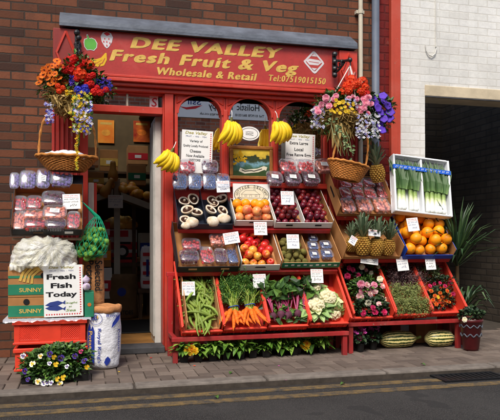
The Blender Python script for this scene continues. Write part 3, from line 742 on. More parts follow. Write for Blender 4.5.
cF = red_crate(307.5, 347, 327, 266, 'red plastic crate holding the cauliflowers')
YR = -.52
cR = red_crate(350, 391, 321, 259, 'red plastic crate holding the potted roses', Yf=YR)
cH = red_crate(391.5, 427, 318, 257.5, 'red plastic crate holding the pale green heather', Yf=YR)
cO = red_crate(427.5, 461, 316, 256, 'red plastic crate holding the orange flowered pot plants', Yf=YR)
# upper boxes
TL = 42
bx = {}
def ubox(key, name, label, x0, x1, yb, yt, Yf, hs, hf, hb, outer, inner, tilt=TL, dividers=(), t=.006, yaw=0, roll=0, cat='box'):
    Mx, w, l = trayM(x0, x1, yb, Yf, yt, tilt, yaw, roll)
    o = tray(name, label, cat, Mx, w, l, hs, hf, hb, t, outer, inner, None, [d*w for d in dividers])
    bx[key] = (Mx, w, l, o); return bx[key]
Y2, Y3 = -.42, -.30
ubox('punnet', 'produce_box', 'black cardboard box of berry punnets under the mushrooms', 177, 239, 271.5, 231, Y2, .12, .055, .10, M['black_card'], M['cardboard'])
ubox('apple', 'produce_box', 'white edged cardboard box full of red and yellow apples', 240, 279.5, 270, 222, Y2, .11, .06, .08, M['card_white'], M['cardboard_pale'])
ubox('kiwi', 'produce_box', 'green fronted cardboard box of kiwis and blue punnets', 281.5, 339, 267.5, 229, Y2, .10, .06, .09, M['cardboard_pale'], M['cardboard'], dividers=(-.03,))
ubox('mush', 'produce_tray', 'navy plastic tray of mushrooms in two compartments', 178, 233, 228.5, 190, Y3, .08, .05, .08, M['navy_plastic'], M['navy_plastic'], dividers=(0,), t=.008, cat='tray')
ubox('mixed', 'produce_tray', 'white cardboard tray of oranges and pink apples beneath the oval sign', 234.5, 273, 225.5, 204, Y3, .07, .055, .06, M['card_white'], M['cardboard'], cat='tray')
ubox('plum', 'produce_tray', 'white cardboard tray of dark plums in two compartments', 274.5, 332, 227.5, 189, Y3, .085, .055, .09, M['card_white'], M['cardboard'], dividers=(.0,), cat='tray')
ubox('straw', 'produce_box', 'brown cardboard box of strawberry punnets under the right wicker basket', 337, 392, 216, 180.5, -.30, .13, .03, .06, M['cardboard'], M['cardboard'], tilt=48)
ubox('pine', 'produce_box', 'brown cardboard box holding four upright pineapples', 343, 400, 258.5, 219, -.42, .15, .025, .03, M['cardboard'], M['cardboard'], tilt=40)
ubox('orange', 'produce_box', 'blue cardboard box of oranges below the leeks', 403, 452, 258.5, 220, -.42, .12, .045, .06, M['blue_card'], M['cardboard'], tilt=46)
def topline(keys, xa, xb):                              # carrier board just under a row of boxes
    Mx, w, l, o = bx[keys]
    a = Mx @ Vector((0, .0, -.012)); b = Mx @ Vector((0, l, -.012)); return (xa, xb, a.y, a.z, b.y, b.z)
xa, xb = at(173, 300, -.6).x, at(347.5, 300, -.6).x
stand('red wooden display stand under the vegetable crates left of the roses', xa, xb, -.6, -.24, zr-.035,
      [topline('punnet', at(178, 270, Y2).x, at(338, 270, Y2).x), topline('mush', at(179, 228, Y3).x, at(331, 228, Y3).x)])
xa, xb = at(349, 300, -.54).x, at(461, 300, -.54).x
stand('red wooden display stand under the flower crates at the right', xa, xb, -.54, -.2, at(349, 322, -.54).z-.04,
      [topline('pine', at(345, 258, Y2).x, at(451, 258, Y2).x), topline('straw', at(339, 216, Y3).x, at(391, 216, Y3).x)])
# box prints and edges
def band(o, w, x0, x1, y, n0, n1, m_, nm='printed_band'):
    mb = MB(); mb.box(x0, x1, y-.003, y-.0006, n0, n1); return part(nm, mb, m_, o)
Mx, w, l, o = bx['kiwi']
b_ = band(o, w, -w/2, w/2, 0, .002, .058, M['green_card'])
for i in range(9): mb = MB(); x = -w/2+.04+i*(w-.08)/8; mb.box(x-.014, x+.014, -.0045, -.0035, .02+.006*(i % 2), .036+.006*(i % 2)); part('white_mark', mb, M['card_white'], b_)
mb = MB(); mb.box(-w/2+.007, w/2-.007, l-.009, l-.0065, .02, .088); b2 = part('printed_band', mb, M['green_card'], o)
for i in range(8): mb = MB(); x = -w/2+.05+i*(w-.1)/7; mb.box(x-.014, x+.014, l-.0105, l-.0095, .05, .066); part('white_mark', mb, M['card_white'], b2)
Mx, w, l, o = bx['plum']
mb = MB(); mb.box(-w/2, w/2, l+.0005, l+.012, .06, .10); part('folded_flap', mb, M['card_white'], o)
for x in (-.25, .25):
    mb = MB(); mb.box(x*w-.03, x*w+.03, -.0025, -.0006, .018, .034); part('hand_hole', mb, M['ink_black'], o)
for k in ('apple', 'mixed'):
    Mx, w, l, o = bx[k]
    mb = MB(); mb.prism([(-.05,.0),(-.04,.012),(.04,.012),(.05,0)], .0, .0015); part('hand_notch', mb, M['ink_black'], o, T(Vector((0,-.0008,.028))) @ RX(90))
Mx, w, l, o = bx['punnet']
for x in (-.25, .27): band(o, w, x*w-.035, x*w+.035, 0, .02, .034, M['cardboard_pale'], 'hand_hole')
Mx, w, l, o = bx['straw']
for sx in (-1, 1):
    mb = MB(); mb.box(sx*w/2-.0012-.006*(sx > 0)*0, sx*w/2+.0012, l*.35, l*.65, .06, .085); part('hand_hole', mb, M['ink_black'], o)
Mx, w, l, o = bx['orange']
mb = MB(); mb.box(-w/2+.0065, -w/2+.0085, .07, l*.75, .03, .10); part('printed_patch', mb, M['ink_red'], o)
Mx, w, l, o = bx['mixed']
# printed upright back panel with the oval cottage design
p = at(252, 206.5, -.16); pn = MB(); a, b = wx(234.5, 271.5, -.16)/2, 23*sc(252, -.16)
sgm = thing('printed_panel', 'cream card panel with an oval cottage drawing above the orange tray', 'sign', T(p) @ WALL @ RX(-6))
pn.box(-a, a, 0, b, -.004, 0); part('card', pn, M['card_white'], sgm)
ra, rb = a*.95, b*.45; cy = b*.5
def ring(r0, r1, z, m_, nm):
    mb = MB(); n = 40; vs = []
    for i in range(n):
        an = 2*math.pi*i/n; vs += [(ra*r0*math.cos(an), cy+rb*r0*math.sin(an), z), (ra*r1*math.cos(an), cy+rb*r1*math.sin(an), z)]
    mb.add(vs, [(2*i, 2*i+1, (2*i+3) % (2*n), (2*i+2) % (2*n)) for i in range(n)]); part(nm, mb, m_, sgm)
M['cream_print'] = mat('cream_print', (226,218,190), .7, .04)
M['ink_grey'] = mat('ink_grey', (70,66,58), .7, .1)
mb = MB(); mb.prism(circ(0, cy, ra, rb, 40), .0005, .0012); part('oval', mb, M['cream_print'], sgm)
ring(.96, 1.0, .0016, M['ink_grey'], 'oval_outline'); ring(.70, .72, .0016, M['ink_grey'], 'oval_outline')
def arc_text(s, a0, a1, flip=False):
    for i, ch in enumerate(s):
        if ch == ' ': continue
        an = a0+(a1-a0)*i/(len(s)-1); x, y = ra*.84*math.cos(an), cy+rb*.83*math.sin(an)
        rot = math.atan2(rb*math.cos(an), -ra*math.sin(an)) + (math.pi if not flip else 0)
        part('letter', text_mesh('letter', ch, .0165*(.35 if ch in 'Il' else 1), .021, M['ink_grey'], 0, .02), M['ink_grey'], sgm, T(Vector((x, y, .002))) @ Matrix.Rotation(rot, 4, 'Z'))
arc_text('COTTAGE DELIGHT', math.pi*.98, math.pi*.02)
arc_text('SPECIALITY FOODS', math.pi*1.12, math.pi*1.88, True)
mb = MB(); q = .0016; W_ = .0026
for pts in ([(-.09,cy-.02),(-.09,cy+.012),(-.055,cy+.042),(.03,cy+.042),(.07,cy+.008),(.07,cy-.02)], [(-.1,cy+.006),(.08,cy+.006)], [(-.02,cy-.02),(-.02,cy),(0,cy),(0,cy-.02)], [(-.065,cy-.012),(-.065,cy),(-.045,cy),(-.045,cy-.012),(-.065,cy-.012)], [(.03,cy-.012),(.03,cy),(.05,cy),(.05,cy-.012),(.03,cy-.012)], [(-.12,cy-.024),(.11,cy-.026)], [(.02,cy+.042),(.02,cy+.054),(.032,cy+.054),(.032,cy+.034)], [(-.1,cy-.032),(-.02,cy-.036),(.06,cy-.034)]):
    mb.strip(pts, W_, q)
part('cottage_drawing', mb, M['ink_grey'], sgm)
# ---------------------------------------------------------------- produce prototypes
def single(name, mb, mats, label, cat, group=None, smooth=True):
    o = link(name, mb.mesh(name, mats, smooth)); return tag(o, label, cat, group)
def proto_round(name, mats, label, group, r, kind):
    mb = MB()
    if kind == 'orange': mb.ball(r=r, sz=.96, n=16, k=10)
    if kind == 'apple':
        mb.lathe([(0,.55*r),(.12*r,.60*r),(.35*r,.82*r),(.65*r,.80*r),(.92*r,.45*r),(1.0*r,.05*r),(.92*r,-.4*r),(.68*r,-.78*r),(.42*r,-.92*r),(.15*r,-.82*r),(0,-.76*r)][::-1], 16)
    if kind == 'plum': mb.ball(r=r, sz=1.12, n=12, k=8)
    if kind == 'kiwi': mb.ball(r=r, sz=1.28, n=12, k=8)
    o = single(name, mb, mats, label, name, group)
    if kind == 'apple':
        s_ = MB(); s_.tube([(0,0,.56*r),(.06*r,0,.8*r),(.16*r,0,1.02*r)], .05*r, 5); part('stem', s_, M['stem'], o)
    if kind == 'orange':
        s_ = MB(); s_.lathe([(0,.945*r),(.09*r,.962*r),(.13*r,.957*r)][::-1], 6); part('stalk_end', s_, M['bean'], o)
    return o
def heap(Mx, u0, u1, v0, v1, r, mk, layers=2, n0=.0, jit=.2, fill=1.0, top=None, spread=1.0):
    """packs fruit in the tray: hexagonal rows lying on the floor, further rows in the hollows above"""
    cnt = 0
    for L in range(layers):
        d = 2*r*1.0*spread; row = 0; v = v0+r+(L % 2)*r*.9+L*r*.15
        while v < v1-r*.8:
            u = u0+r+(row+L) % 2*r
            while u < u1-r*.8:
                if random.random() < fill*(1 if L == 0 else (.92 if top is None else top)):
                    p = Vector((u+U(-1,1)*jit*r*.6, v+U(-1,1)*jit*r*.6, n0+r+L*r*1.42+U(-.5,1)*jit*r))
                    mk(T(Mx @ p) @ rnd() @ SC(U(.92,1.07))); cnt += 1
                u += d
            v += d*.87; row += 1
    return cnt
Mx, w, l, o = bx['apple']
mk = Maker(proto_round('apple', M['apple'], 'red and yellow apple in the white edged cardboard box', 'apples in the white edged box', .0365, 'apple'))
heap(Mx, -w/2+.01, w/2-.01, .008, l*.74, .0375, mk, 2, .002, .4, 1, .8)
Mx, w, l, o = bx['mixed']
mk = Maker(proto_round('apple', M['apple_pink'], 'pink blushed apple in the tray beneath the oval sign', 'pink apples in the white tray', .042, 'apple'))
mk2 = Maker(proto_round('orange', M['orange'], 'small orange in the tray beneath the oval sign', 'oranges in the white tray', .043, 'orange'))
for i in range(4):
    for j in range(3):
        u = -w/2+.05+i*(w-.1)/3; (mk2 if (j > 0 and i < 2) or (i == 3 and j == 2) or (j == 2 and i < 3) else mk)(T(Mx @ Vector((u+U(-.008,.008)+(j % 2)*.012-.006, .05+j*.072, .048+.018*j))) @ rnd())
for p in ((-.06,.09,.10),(.02,.06,.11),(.06,.13,.12),(.11,.09,.10)): (mk2 if p[1] > .1 else mk)(T(Mx @ Vector(p)) @ rnd())
Mx, w, l, o = bx['plum']
mk = Maker(proto_round('plum', M['plum'], 'dark red plum in the two compartment white tray', 'plums in the white tray', .0275, 'plum'))
heap(Mx, -w/2+.012, -.008, .008, l-.045, .0285, mk, 2, .002, .3, 1, .9)
heap(Mx, .008, w/2-.012, .008, l-.045, .0285, mk, 2, .002, .3, 1, .9)
Mx, w, l, o = bx['kiwi']
mk = Maker(proto_round('kiwi', M['kiwi'], 'brown kiwi in the green fronted box', 'kiwis in the green fronted box', .026, 'kiwi'))
heap(Mx, -w/2+.012, -.035*w, .008, l*.62, .029, mk, 2, .002, .35, 1, .7)
Mx, w, l, o = bx['orange']
mk = Maker(proto_round('orange', M['orange'], 'bright orange in the blue cardboard box below the leeks', 'oranges in the blue box', .052, 'orange'))
heap(Mx, -w/2+.012, w/2-.012, .008, l-.03, .053, mk, 2, .004, .3, 1, .8, .98)
# mushrooms
def mush_open():
    mb = MB(); mb.lathe([(0,-.030),(.03,-.026),(.048,-.012),(.055,.004),(.053,.012),(.045,.010),(.040,.004)], 18, fn=lambda r, z, a: (r*(1+.04*math.sin(3*a+1)), z))
    o = single('mushroom', mb, M['mush_white'], 'open flat mushroom showing brown gills in the navy tray', 'mushroom', 'open mushrooms in the navy tray')
    g = MB(); g.lathe([(.0415,.0045),(.03,.001),(.012,.0005),(0,.0)], 24, fn=lambda r, z, a: (r, z)); part('gills', g, M['gills'], o)
    s_ = MB(); s_.lathe([(.012,.001),(.010,.014),(.011,.022),(0,.024)], 10); part('stalk', s_, M['mush_white'], o, smooth=True); return o
def mush_closed():
    mb = MB(); mb.lathe([(0,-.02),(.03,-.018),(.05,-.004),(.055,.012),(.046,.034),(.026,.047),(0,.051)], 16, fn=lambda r, z, a: (r*(1+.05*math.sin(4*a)), z))
    return single('mushroom', mb, M['mush_white'], 'big closed white mushroom at the front of the navy tray', 'mushroom', 'closed white mushrooms in the navy tray')
mo, mc = Maker(mush_open()), Maker(mush_closed())
Mx, w, l, o = bx['mush']
for (px, py, s) in ((184,202,.95),(193,200.5,1),(187,211.5,1.05),(196.5,213,1),(185,221,.9),(212,202,.95),(221,200,1.1),(210.5,211,1),(222.5,211.5,.95),(214,204,.8)):
    p = onplane(Mx, px, py, .045); mo(T(Mx @ Vector((p.x, p.y, .045+U(0,.02)))) @ RX(42+U(-16,28)) @ RY(U(-25,25)) @ RZ(U(0,360)) @ SC(s*.98))
for (px, py, s) in ((192,222,1.08),(213,221,1.05),(224,218.5,1.12),(186,225,.75)):
    p = onplane(Mx, px, py, .05); mc(T(Mx @ Vector((p.x, p.y, .03))) @ RX(30+U(-10,20)) @ RZ(U(0,360)) @ SC(s))
# ---------------------------------------------------------------- punnets
def punnet_proto(kind, berry, br, cols, lid=True):
    o = thing('punnet', 'clear plastic punnet of '+kind, 'punnet')
    mb = MB(); n = 24
    def rr(a, b, z, k=.22):
        pts = []
        for i in range(n):
            an = 2*math.pi*i/n; c, s = math.cos(an), math.sin(an); e = 4
            q = (abs(c)**e+abs(s)**e)**(-1/e); pts.append((a*c*q, b*s*q, z))
        return pts
    lv = [rr(.40,.30,0), rr(.42,.32,.02), rr(.47,.37,.34), rr(.50,.40,.345), rr(.50,.40,.365)]
    vs = [p for L in lv for p in L]; fs = [tuple(range(n))[::-1]]
    for i in range(len(lv)-1):
        for j in range(n): j2 = (j+1) % n; fs.append((i*n+j, i*n+j2, (i+1)*n+j2, (i+1)*n+j))
    mb.add(vs, fs)
    for i in range(7):                                    # moulded ribs
        x = -.36+i*.12; mb.tube([(x,-.345,.03),(x,-.40,.33)], .008, 4)
    part('tub', mb, M['poly'], o, smooth=True)
    b = MB()
    nx = int(.84/(2*br)); ny = int(.64/(2*br))
    for L in range(2):
        for i in range(nx):
            for j in range(ny):
                b.ball((max(-.36,min(.36,-.42+br+i*.84/nx+(L*br)+U(-.7,.7)*br)), max(-.27,min(.27,-.32+br+j*.64/ny+((i+L)%2-.5)*br+U(-.6,.6)*br)), .03+br+L*.13+U(-.02,.06)), br*U(.9,1.12), 1, 1, U(.9,1.15), 8, 6)
    part('berries', b, berry, o, smooth=True, stuff=True)
    if lid:
        mb = MB(); lv = [rr(.505,.405,.35), rr(.50,.40,.385), rr(.44,.34,.40), rr(.42,.32,.415)]
        vs = [p for L in lv for p in L]; fs = [tuple(3*n+j for j in range(n))]
        for i in range(3):
            for j in range(n): j2 = (j+1) % n; fs.append((i*n+j, i*n+j2, (i+1)*n+j2, (i+1)*n+j))
        mb.add(vs, fs); part('lid', mb, M['film'], o, smooth=True)
    return o
def with_sticker(o):
    mb = MB(); mb.box(-.2, .2, -.12, .12, .418, .424); s_ = part('sticker', mb, M['paper'], o, RZ(-6))
    mb = MB()
    for k in range(3): mb.strip([(-.15,.07-k*.065),(-.05,.075-k*.065),(.04,.068-k*.065),(.14,.072-k*.065)], .018, .426)
    part('print', mb, M['ink_grey'], s_); return o
PK = {}
for k, (nm, bm, br) in dict(straw=('strawberries', 'berry_red', .085), rasp=('raspberries', 'berry_dark', .07), blue=('blueberries', 'berry_blue', .06), pink=('pale pink berries', 'berry_pink', .08), grape=('purple grapes', 'berry_grape', .075)).items():
    PK[k] = Maker(punnet_proto(nm, M[bm], br, None))
    PK[k+'s'] = Maker(with_sticker(punnet_proto(nm, M[bm], br, None)))
def punnet(kind, x0, x1, y0, y1, label, Mx=None, n=.0, Y=None, tilt=58, roll=0, group=None):
    xc, yc = (x0+x1)/2, (y0+y1)/2
    if Mx is not None:
        p = Mx @ onplane(Mx, xc, yc, n); rot = Mx.to_3x3().to_4x4()
        tl = math.acos(max(-1, min(1, rot[2][2])))
    else:
        p = at(xc, yc, Y); rot = RX(tilt); tl = R(tilt)
    s = (p-CAM).dot(FW)/F; elev = math.atan2(yc-HY, F)
    W_ = (x1-x0)*s; L_ = (y1-y0)*s/max(.35, math.sin(tl+elev))/.8
    return PK[kind](T(p) @ rot @ RZ(roll) @ SC(W_, L_, min(W_, .16)*1.0), label, group)
Mx = bx['mush'][0]; bk = lambda y: -.10
for i, (a, b) in enumerate(((171.5,187),(187,201.5),(201.5,216))):
    punnet('blue', a, b, 175.5, 191.5, ['clear punnet of blueberries at the left end above the mushrooms', 'clear punnet of blueberries second from left above the mushrooms', 'clear punnet of blueberries third from left above the mushrooms'][i], Y=-.14, tilt=66, roll=U(-4,4))
punnet('blue', 215, 229.5, 176.5, 191, 'clear punnet of blueberries behind the white price card above the mushrooms', Y=-.13, tilt=60)
punnet('straw', 178, 195, 163, 175.5, 'clear punnet of red berries leaning below the cheese notice', Y=-.09, tilt=56, roll=3)
punnet('rasp', 200.5, 217.5, 163.5, 176, 'clear punnet of purple berries right of the cheese notice foot', Y=-.09, tilt=56, roll=-5)
Mx = bx['punnet'][0]
for k, a, b, c, d, n, lab in (('straw',181,200,243,254,.05,'open looking punnet of red strawberries at back left of the black box'),('pink',208.5,226,238,248.5,.06,'punnet of pink berries propped high in the middle of the black box'),
    ('rasp',178.5,198.5,254.5,266,.035,'punnet of purple berries at the front left corner of the black box'),('straw',199.5,213.5,250,266,.04,'upright punnet of strawberries second from the left in the black box'),
    ('rasp',213.5,227,251.5,265.5,.04,'punnet of mixed berries second from the right in the black box'),('blue',226.5,238.5,250,265.5,.04,'punnet of blueberries at the right end of the black box'),('rasp',189,203,249,255,.02,'punnet of dark berries tucked behind the front ones in the black box')):
    punnet(k, a, b, c, d, lab, Mx, n, roll=U(-4,4))
for i, (a, b) in enumerate(((265,282),(283,300),(301,318.5))):
    punnet('rasps', a, b, 175.5, 187.5, ['dark berry punnet with white sticker at the left end above the plums', 'dark berry punnet with white sticker in the middle above the plums', 'dark berry punnet with white sticker at the right end above the plums'][i], Y=-.12, tilt=48, roll=U(-4,4))
punnet('straw', 278, 295.5, 163, 176, 'red berry punnet in front of the eggs notice, on its left', Y=-.08, tilt=52, roll=4)
punnet('straw', 296, 313, 163.5, 176, 'red berry punnet in front of the eggs notice, on its right', Y=-.08, tilt=52, roll=-3)
punnet('pinks', 313.5, 331, 163, 175, 'pale punnet with white sticker left of the right wicker basket', Y=-.08, tilt=50, roll=5)
Mx = bx['straw'][0]
rows = ((180.5,189.8,[(339,350,'straw'),(350.5,361.5,'straw'),(362,373.5,'straw'),(374,386,'straw')]), (190,201,[(338.5,350,'straw'),(350.5,362.5,'straw'),(363,375,'straw'),(375.5,388,'straw')]), (201.5,215,[(339,354,'pink'),(354.5,371,'pink'),(371.5,388.5,'pink')]))
nm = ('back', 'middle', 'front'); od = ('first', 'second', 'third', 'fourth')
for i, (y0, y1, cells) in enumerate(rows):
    for j, (a, b, k) in enumerate(cells):
        punnet(k, a, b, y0, y1, '%s punnet from the left in the %s row of the strawberry box' % (od[j], nm[i]), Mx, .03+.01*(2-i), roll=U(-3,3))
Mx = bx['kiwi'][0]
for a, b, c, d, lab in ((307,317,236,243.5,'small blue punnet at the back of the green fronted box'),(306.5,318,244,252,'blueberry punnet in the middle row on the left beside the kiwis'),(318.5,331,243.5,251.5,'blueberry punnet in the middle row on the right of the green fronted box'),(308,319,252.5,261,'blueberry punnet in the front row next to the kiwis'),(319.5,332.5,252,260.5,'blueberry punnet in the front right corner of the green fronted box')):
    punnet('blues', a, b, c, d, lab, Mx, .03, roll=U(-3,3))
# ---------------------------------------------------------------- green beans
Mx, w, l = cB
bb = thing('bean_box', 'brown cardboard liner box of green beans in the left red crate', 'box', Mx)
part('shell', tray_mesh(w-.055, l-.03, .15, .055, .15, .005), [M['cardboard_pale'], M['cardboard_pale']], bb, T(Vector((.006, .012, .011))))
def bean(sd):
    random.seed(sd); k = 9; L = U(.20,.27); c = U(.02,.055); mb = MB()
    pts = [(U(-.002,.002), c*math.sin(math.pi*i/(k-1)), L*(i/(k-1)-.5)) for i in range(k)]
    mb.tube(pts, [.003,.008,.0105,.0115,.011,.0115,.0105,.008,.002], 7)
    return mb
random.seed(5)
bms = [bean(i) for i in range(6)]; bmk = []
for b in bms: bmk.append(Maker(single('green_bean', b, M['bean'], 'long green bean among the beans in the left red crate', 'bean', 'green beans in the left crate')))
random.seed(21)
for i in range(95):
    f = i/95; u = U(-w/2+.075, w/2-.07); v = U(.05, l*.74); n = .03+.075*f*(1-.45*v/l)+U(0,.012)
    if v < .15: n = min(n, .075)
    random.choice(bmk)(T(Mx @ Vector((u*.86, v, n))) @ RX(47) @ RZ(random.choice((0,0,0,55,-50,80,25,-25))+U(-18,18)) @ RX(90+U(-8,8)) @ RZ(U(0,360)))
# ---------------------------------------------------------------- carrots
def carrot_mb(L, r):
    mb = MB(); pts = []; rs = []; bx_, by_ = U(-.012,.012), U(-.012,.012)
    for i in range(10):
        f = i/9; pts.append((bx_*math.sin(f*3), by_*math.sin(f*3), -L*f)); rs.append(r*(.55 if i == 0 else 1)*(1-f*.55)*(1+U(-.05,.05)) if f < .85 else r*.32*(1.15-f)*2)
    mb.tube(pts, rs, 9); return mb
Mx, w, l = cC
def frond(mb, p, d, L, W, mi=0):
    d = Vector(d).normalized(); sd = d.orthogonal(); p = Vector(p); q = Vector((U(-1,1),U(-1,1),U(-1,1)))
    for i in range(10):
        f = (i+1)/10; c = p+d*L*f+q*L*.18*f*f
        for s in (-1, 1):
            dd = (d*.7+sd*s*.9+Vector((U(-.4,.4),U(-.4,.4),U(-.4,.4)))).normalized()
            mb.leaf(c, dd, Vector((U(-1,1),U(-1,1),U(-1,1))), W*(1.15-f*.6), W*.42, .2, mi)
def carrot_bunch(px, py, label, seed, ntop):
    random.seed(seed); p = onplane(Mx, px, py, .07)
    o = thing('carrot_bunch', label, 'carrots', T(Mx @ Vector((p.x, p.y, .075))) @ RX(47))   # local: y up the slope, z out
    for i in range(7):
        a = (i-3)*11+U(-5,5); L = U(.15,.21)
        m_ = T(Vector(((i-3)*.016, U(-.012,.012), .012+.018*(i % 2)))) @ Matrix.Rotation(R(a), 4, 'Z') @ RX(-90+U(-6,10)-14)
        part('carrot', carrot_mb(L, U(.019,.024)), M['carrot'], o, m_, smooth=True)
    st = MB(); fo = MB()
    for i in range(44):
        e = Vector((U(-.15,.15)+U(-.03,.03), U(.14,.36), U(-.03,.10)))
        st.tube([(U(-.05,.05)*.7, 0, .012), Vector((e.x*.35, e.y*.5, e.z*.6+.03)), e], [.0045,.0035,.002], 4)
        for k in range(4): frond(fo, e*(.45+.18*k), (e.x*2.2+U(-.6,.6), .4+U(-.6,.4), U(-.3,.6)), U(.08,.14), .023)
    part('stalks', st, M['carrot_stem'], o); part('fronds', fo, M['feather'], o)
    mb = MB(); n = 20
    mb.tube([(.045*math.cos(2*math.pi*i/n), .035+.004*math.sin(7*i), .02+.028*math.sin(2*math.pi*i/n)) for i in range(n+1)], .004, 5); part('band', mb, M['blue_card'], o)
    return o
carrot_bunch(234, 313, 'carrot bunch with a blue band at the left, tops fanned over the beans', 3, 20)
carrot_bunch(250, 311, 'carrot bunch hanging lowest over the crate front, right of the pair', 4, 20)
# ---------------------------------------------------------------- beetroot
Mx, w, l = cT
def beet_bunch(px, py, label, seed):
    random.seed(seed); p = onplane(Mx, px, py, .06)
    o = thing('beetroot_bunch', label, 'beetroot', T(Mx @ Vector((p.x, p.y, .06))) @ RX(47))
    st = MB(); lf = MB()
    for i in range(3):
        mb = MB(); r = U(.031,.036); mb.lathe([(0,-1.9*r),(.06*r,-1.5*r),(.3*r,-.95*r),(.8*r,-.6*r),(1*r,0),(.8*r,.62*r),(.35*r,.92*r),(0,.96*r)], 12)
        part('beet', mb, M['beet'], o, T(Vector(((i-1)*.062, U(-.01,.02), .01+.02*(i % 2)))) @ RZ(U(-20,20)) @ RX(-80+U(-10,10)), smooth=True)
        for k in range(5):
            a = Vector(((i-1)*.062, .03, .02)); e = a+Vector((U(-.09,.09), U(.13,.25), U(.02,.09)))
            st.tube([a, a*.5+e*.5+Vector((0,0,.025)), e], [.0065,.005,.003], 5)
            for q_ in range(3): lf.leaf(e-Vector((0,.03*q_,0)), (U(-.8,.8), U(-.1,1), U(-.1,.7)), (U(-1,1),U(-1,1),1), U(.08,.13), U(.05,.075), .3)
        for q_ in range(9): lf.leaf(((i-1)*.062+U(-.05,.05), U(-.05,.13), U(-.02,.03)), (U(-1,1), U(-.9,.6), U(.0,.7)), (U(-1,1),U(-1,1),1), U(.05,.09), U(.03,.05), .3)
    part('stalks', st, M['beet_stem'], o); part('leaves', lf, M['leaf'], o); return o
beet_bunch(280, 316, 'beetroot bunch with dark leaves spilling at the left of its crate', 7)
beet_bunch(297, 317, 'beetroot bunch with round roots and magenta stalks at the right of its crate', 8)
# ---------------------------------------------------------------- cauliflowers
Mx, w, l = cF
random.seed(9)
def cauli():
    o = thing('cauliflower', 'cauliflower', 'cauliflower')
    mb = MB(); mb.ball((0,0,.02), .058, 1, 1, .72, 14, 9)
    for i in range(110):
        an = U(0, 6.28); ph = math.acos(U(.0,1)); r = .060
        mb.ball((r*math.sin(ph)*math.cos(an), r*math.sin(ph)*math.sin(an), .02+r*.74*math.cos(ph)), U(.009,.015), n=6, k=4)
    part('curd', mb, M['curd'], o, smooth=True)
    mb = MB()
    for i in range(34):
        an = 2*math.pi*i/11+U(-.2,.2); d = Vector((math.cos(an), math.sin(an), U(.1,.7) if i < 11 else U(-.2,.3)))
        mb.leaf(Vector((math.cos(an)*.045, math.sin(an)*.045, -.012)), d, (0,0,1), U(.07,.12), U(.05,.075), .1)
    part('leaves', mb, M['cauli_leaf'], o); return o
ck = Maker(cauli())
for px, py, n, s, lab in ((312,289,.06,1.05,'creamiest cauliflower at the back of its red crate, uppermost'),(304.5+6,300,.06,.9,'small cauliflower at the left edge of its red crate'),(327,300,.07,1.12,'largest white cauliflower at the right of its red crate'),(315.5,308,.09,1.1,'white cauliflower at the front middle of its red crate'),(320,315.5,.035,.85,'leafy cauliflower turned green side out at the crate front'),(334,313.5,.035,.8,'leafy cauliflower in the front right corner of its crate')):
    p = onplane(Mx, px, py, n); m_ = T(Mx @ Vector((p.x, p.y, n))) @ RX((35 if 'leafy' not in lab else 128)+U(-8,8)) @ RZ(U(0,360)) @ SC(s); ck(m_, lab)
# ---------------------------------------------------------------- pineapples
def pineapple():
    o = thing('pineapple', 'pineapple', 'pineapple')
    mb = MB(); n = 14; rows = 9; H_ = .15
    prof = lambda f: .052*math.sin(math.pi*(.16+.70*f))**.6
    mb.lathe([(.0,0)]+[(prof(i/8)*.93, H_*i/8) for i in range(9)]+[(0,H_)], 16)
    for r in range(rows):
        f = (r+.5)/rows; R_ = prof(f)
        for j in range(n):
            an = 2*math.pi*(j+.5*(r % 2))/n; c = Vector((R_*math.cos(an), R_*math.sin(an), H_*f))
            mb.ball(c, .0115, 1, 1, .85, 5, 4)
    part('fruit', mb, M['pine'], o)
    lf = MB()
    for k in range(34):
        f = k/34; an = k*2.4; L = (.09+.10*f); tilt = .75*(1-f)+.05
        d = Vector((math.cos(an)*tilt, math.sin(an)*tilt, 1)).normalized(); b = Vector((math.cos(an)*.014, math.sin(an)*.014, H_-.005+.03*f))
        lf.blade([b, b+d*L*.5, b+d*L*.9+Vector((math.cos(an), math.sin(an), -.1))*.012*(1-f), b+d*L+Vector((math.cos(an),math.sin(an),-.3))*.02*(1-f)], .021)
    part('crown', lf, M['pine_leaf'], o); return o
pk = Maker(pineapple())
Mx, w, l, o = bx['pine']
for px, yb_, yt_, s, rz, lab in ((350.5,251,222,1.0,0,'leftmost pineapple in the brown box, tag at its waist'),(362.5,254,213.5,1.16,40,'tallest pineapple, second from left in the brown box'),(375.5,255,217,1.12,90,'pineapple third from left wearing a white price tag on its leaves'),(387.5,254.5,220,1.0,140,'rightmost pineapple in the brown box beside the oranges')):
    q = onplane(Mx, px, yb_, .035); p = Mx @ q; h = (yb_-yt_)*sc(px, p.y); k = h/.335
    pk(T(p) @ RX(12) @ RY(U(-4,4)) @ RZ(rz) @ SC(k*1.12, k*1.12, k), lab)
p = at(378, 186, -.2); h = 42*sc(378, -.2)/.335
pk(T(at(378.5, 182, -.24)) @ RX(10) @ RY(-12) @ SC(h*1.0, h*1.0, h*.92), 'pineapple standing beside the right wicker basket under the flowers')
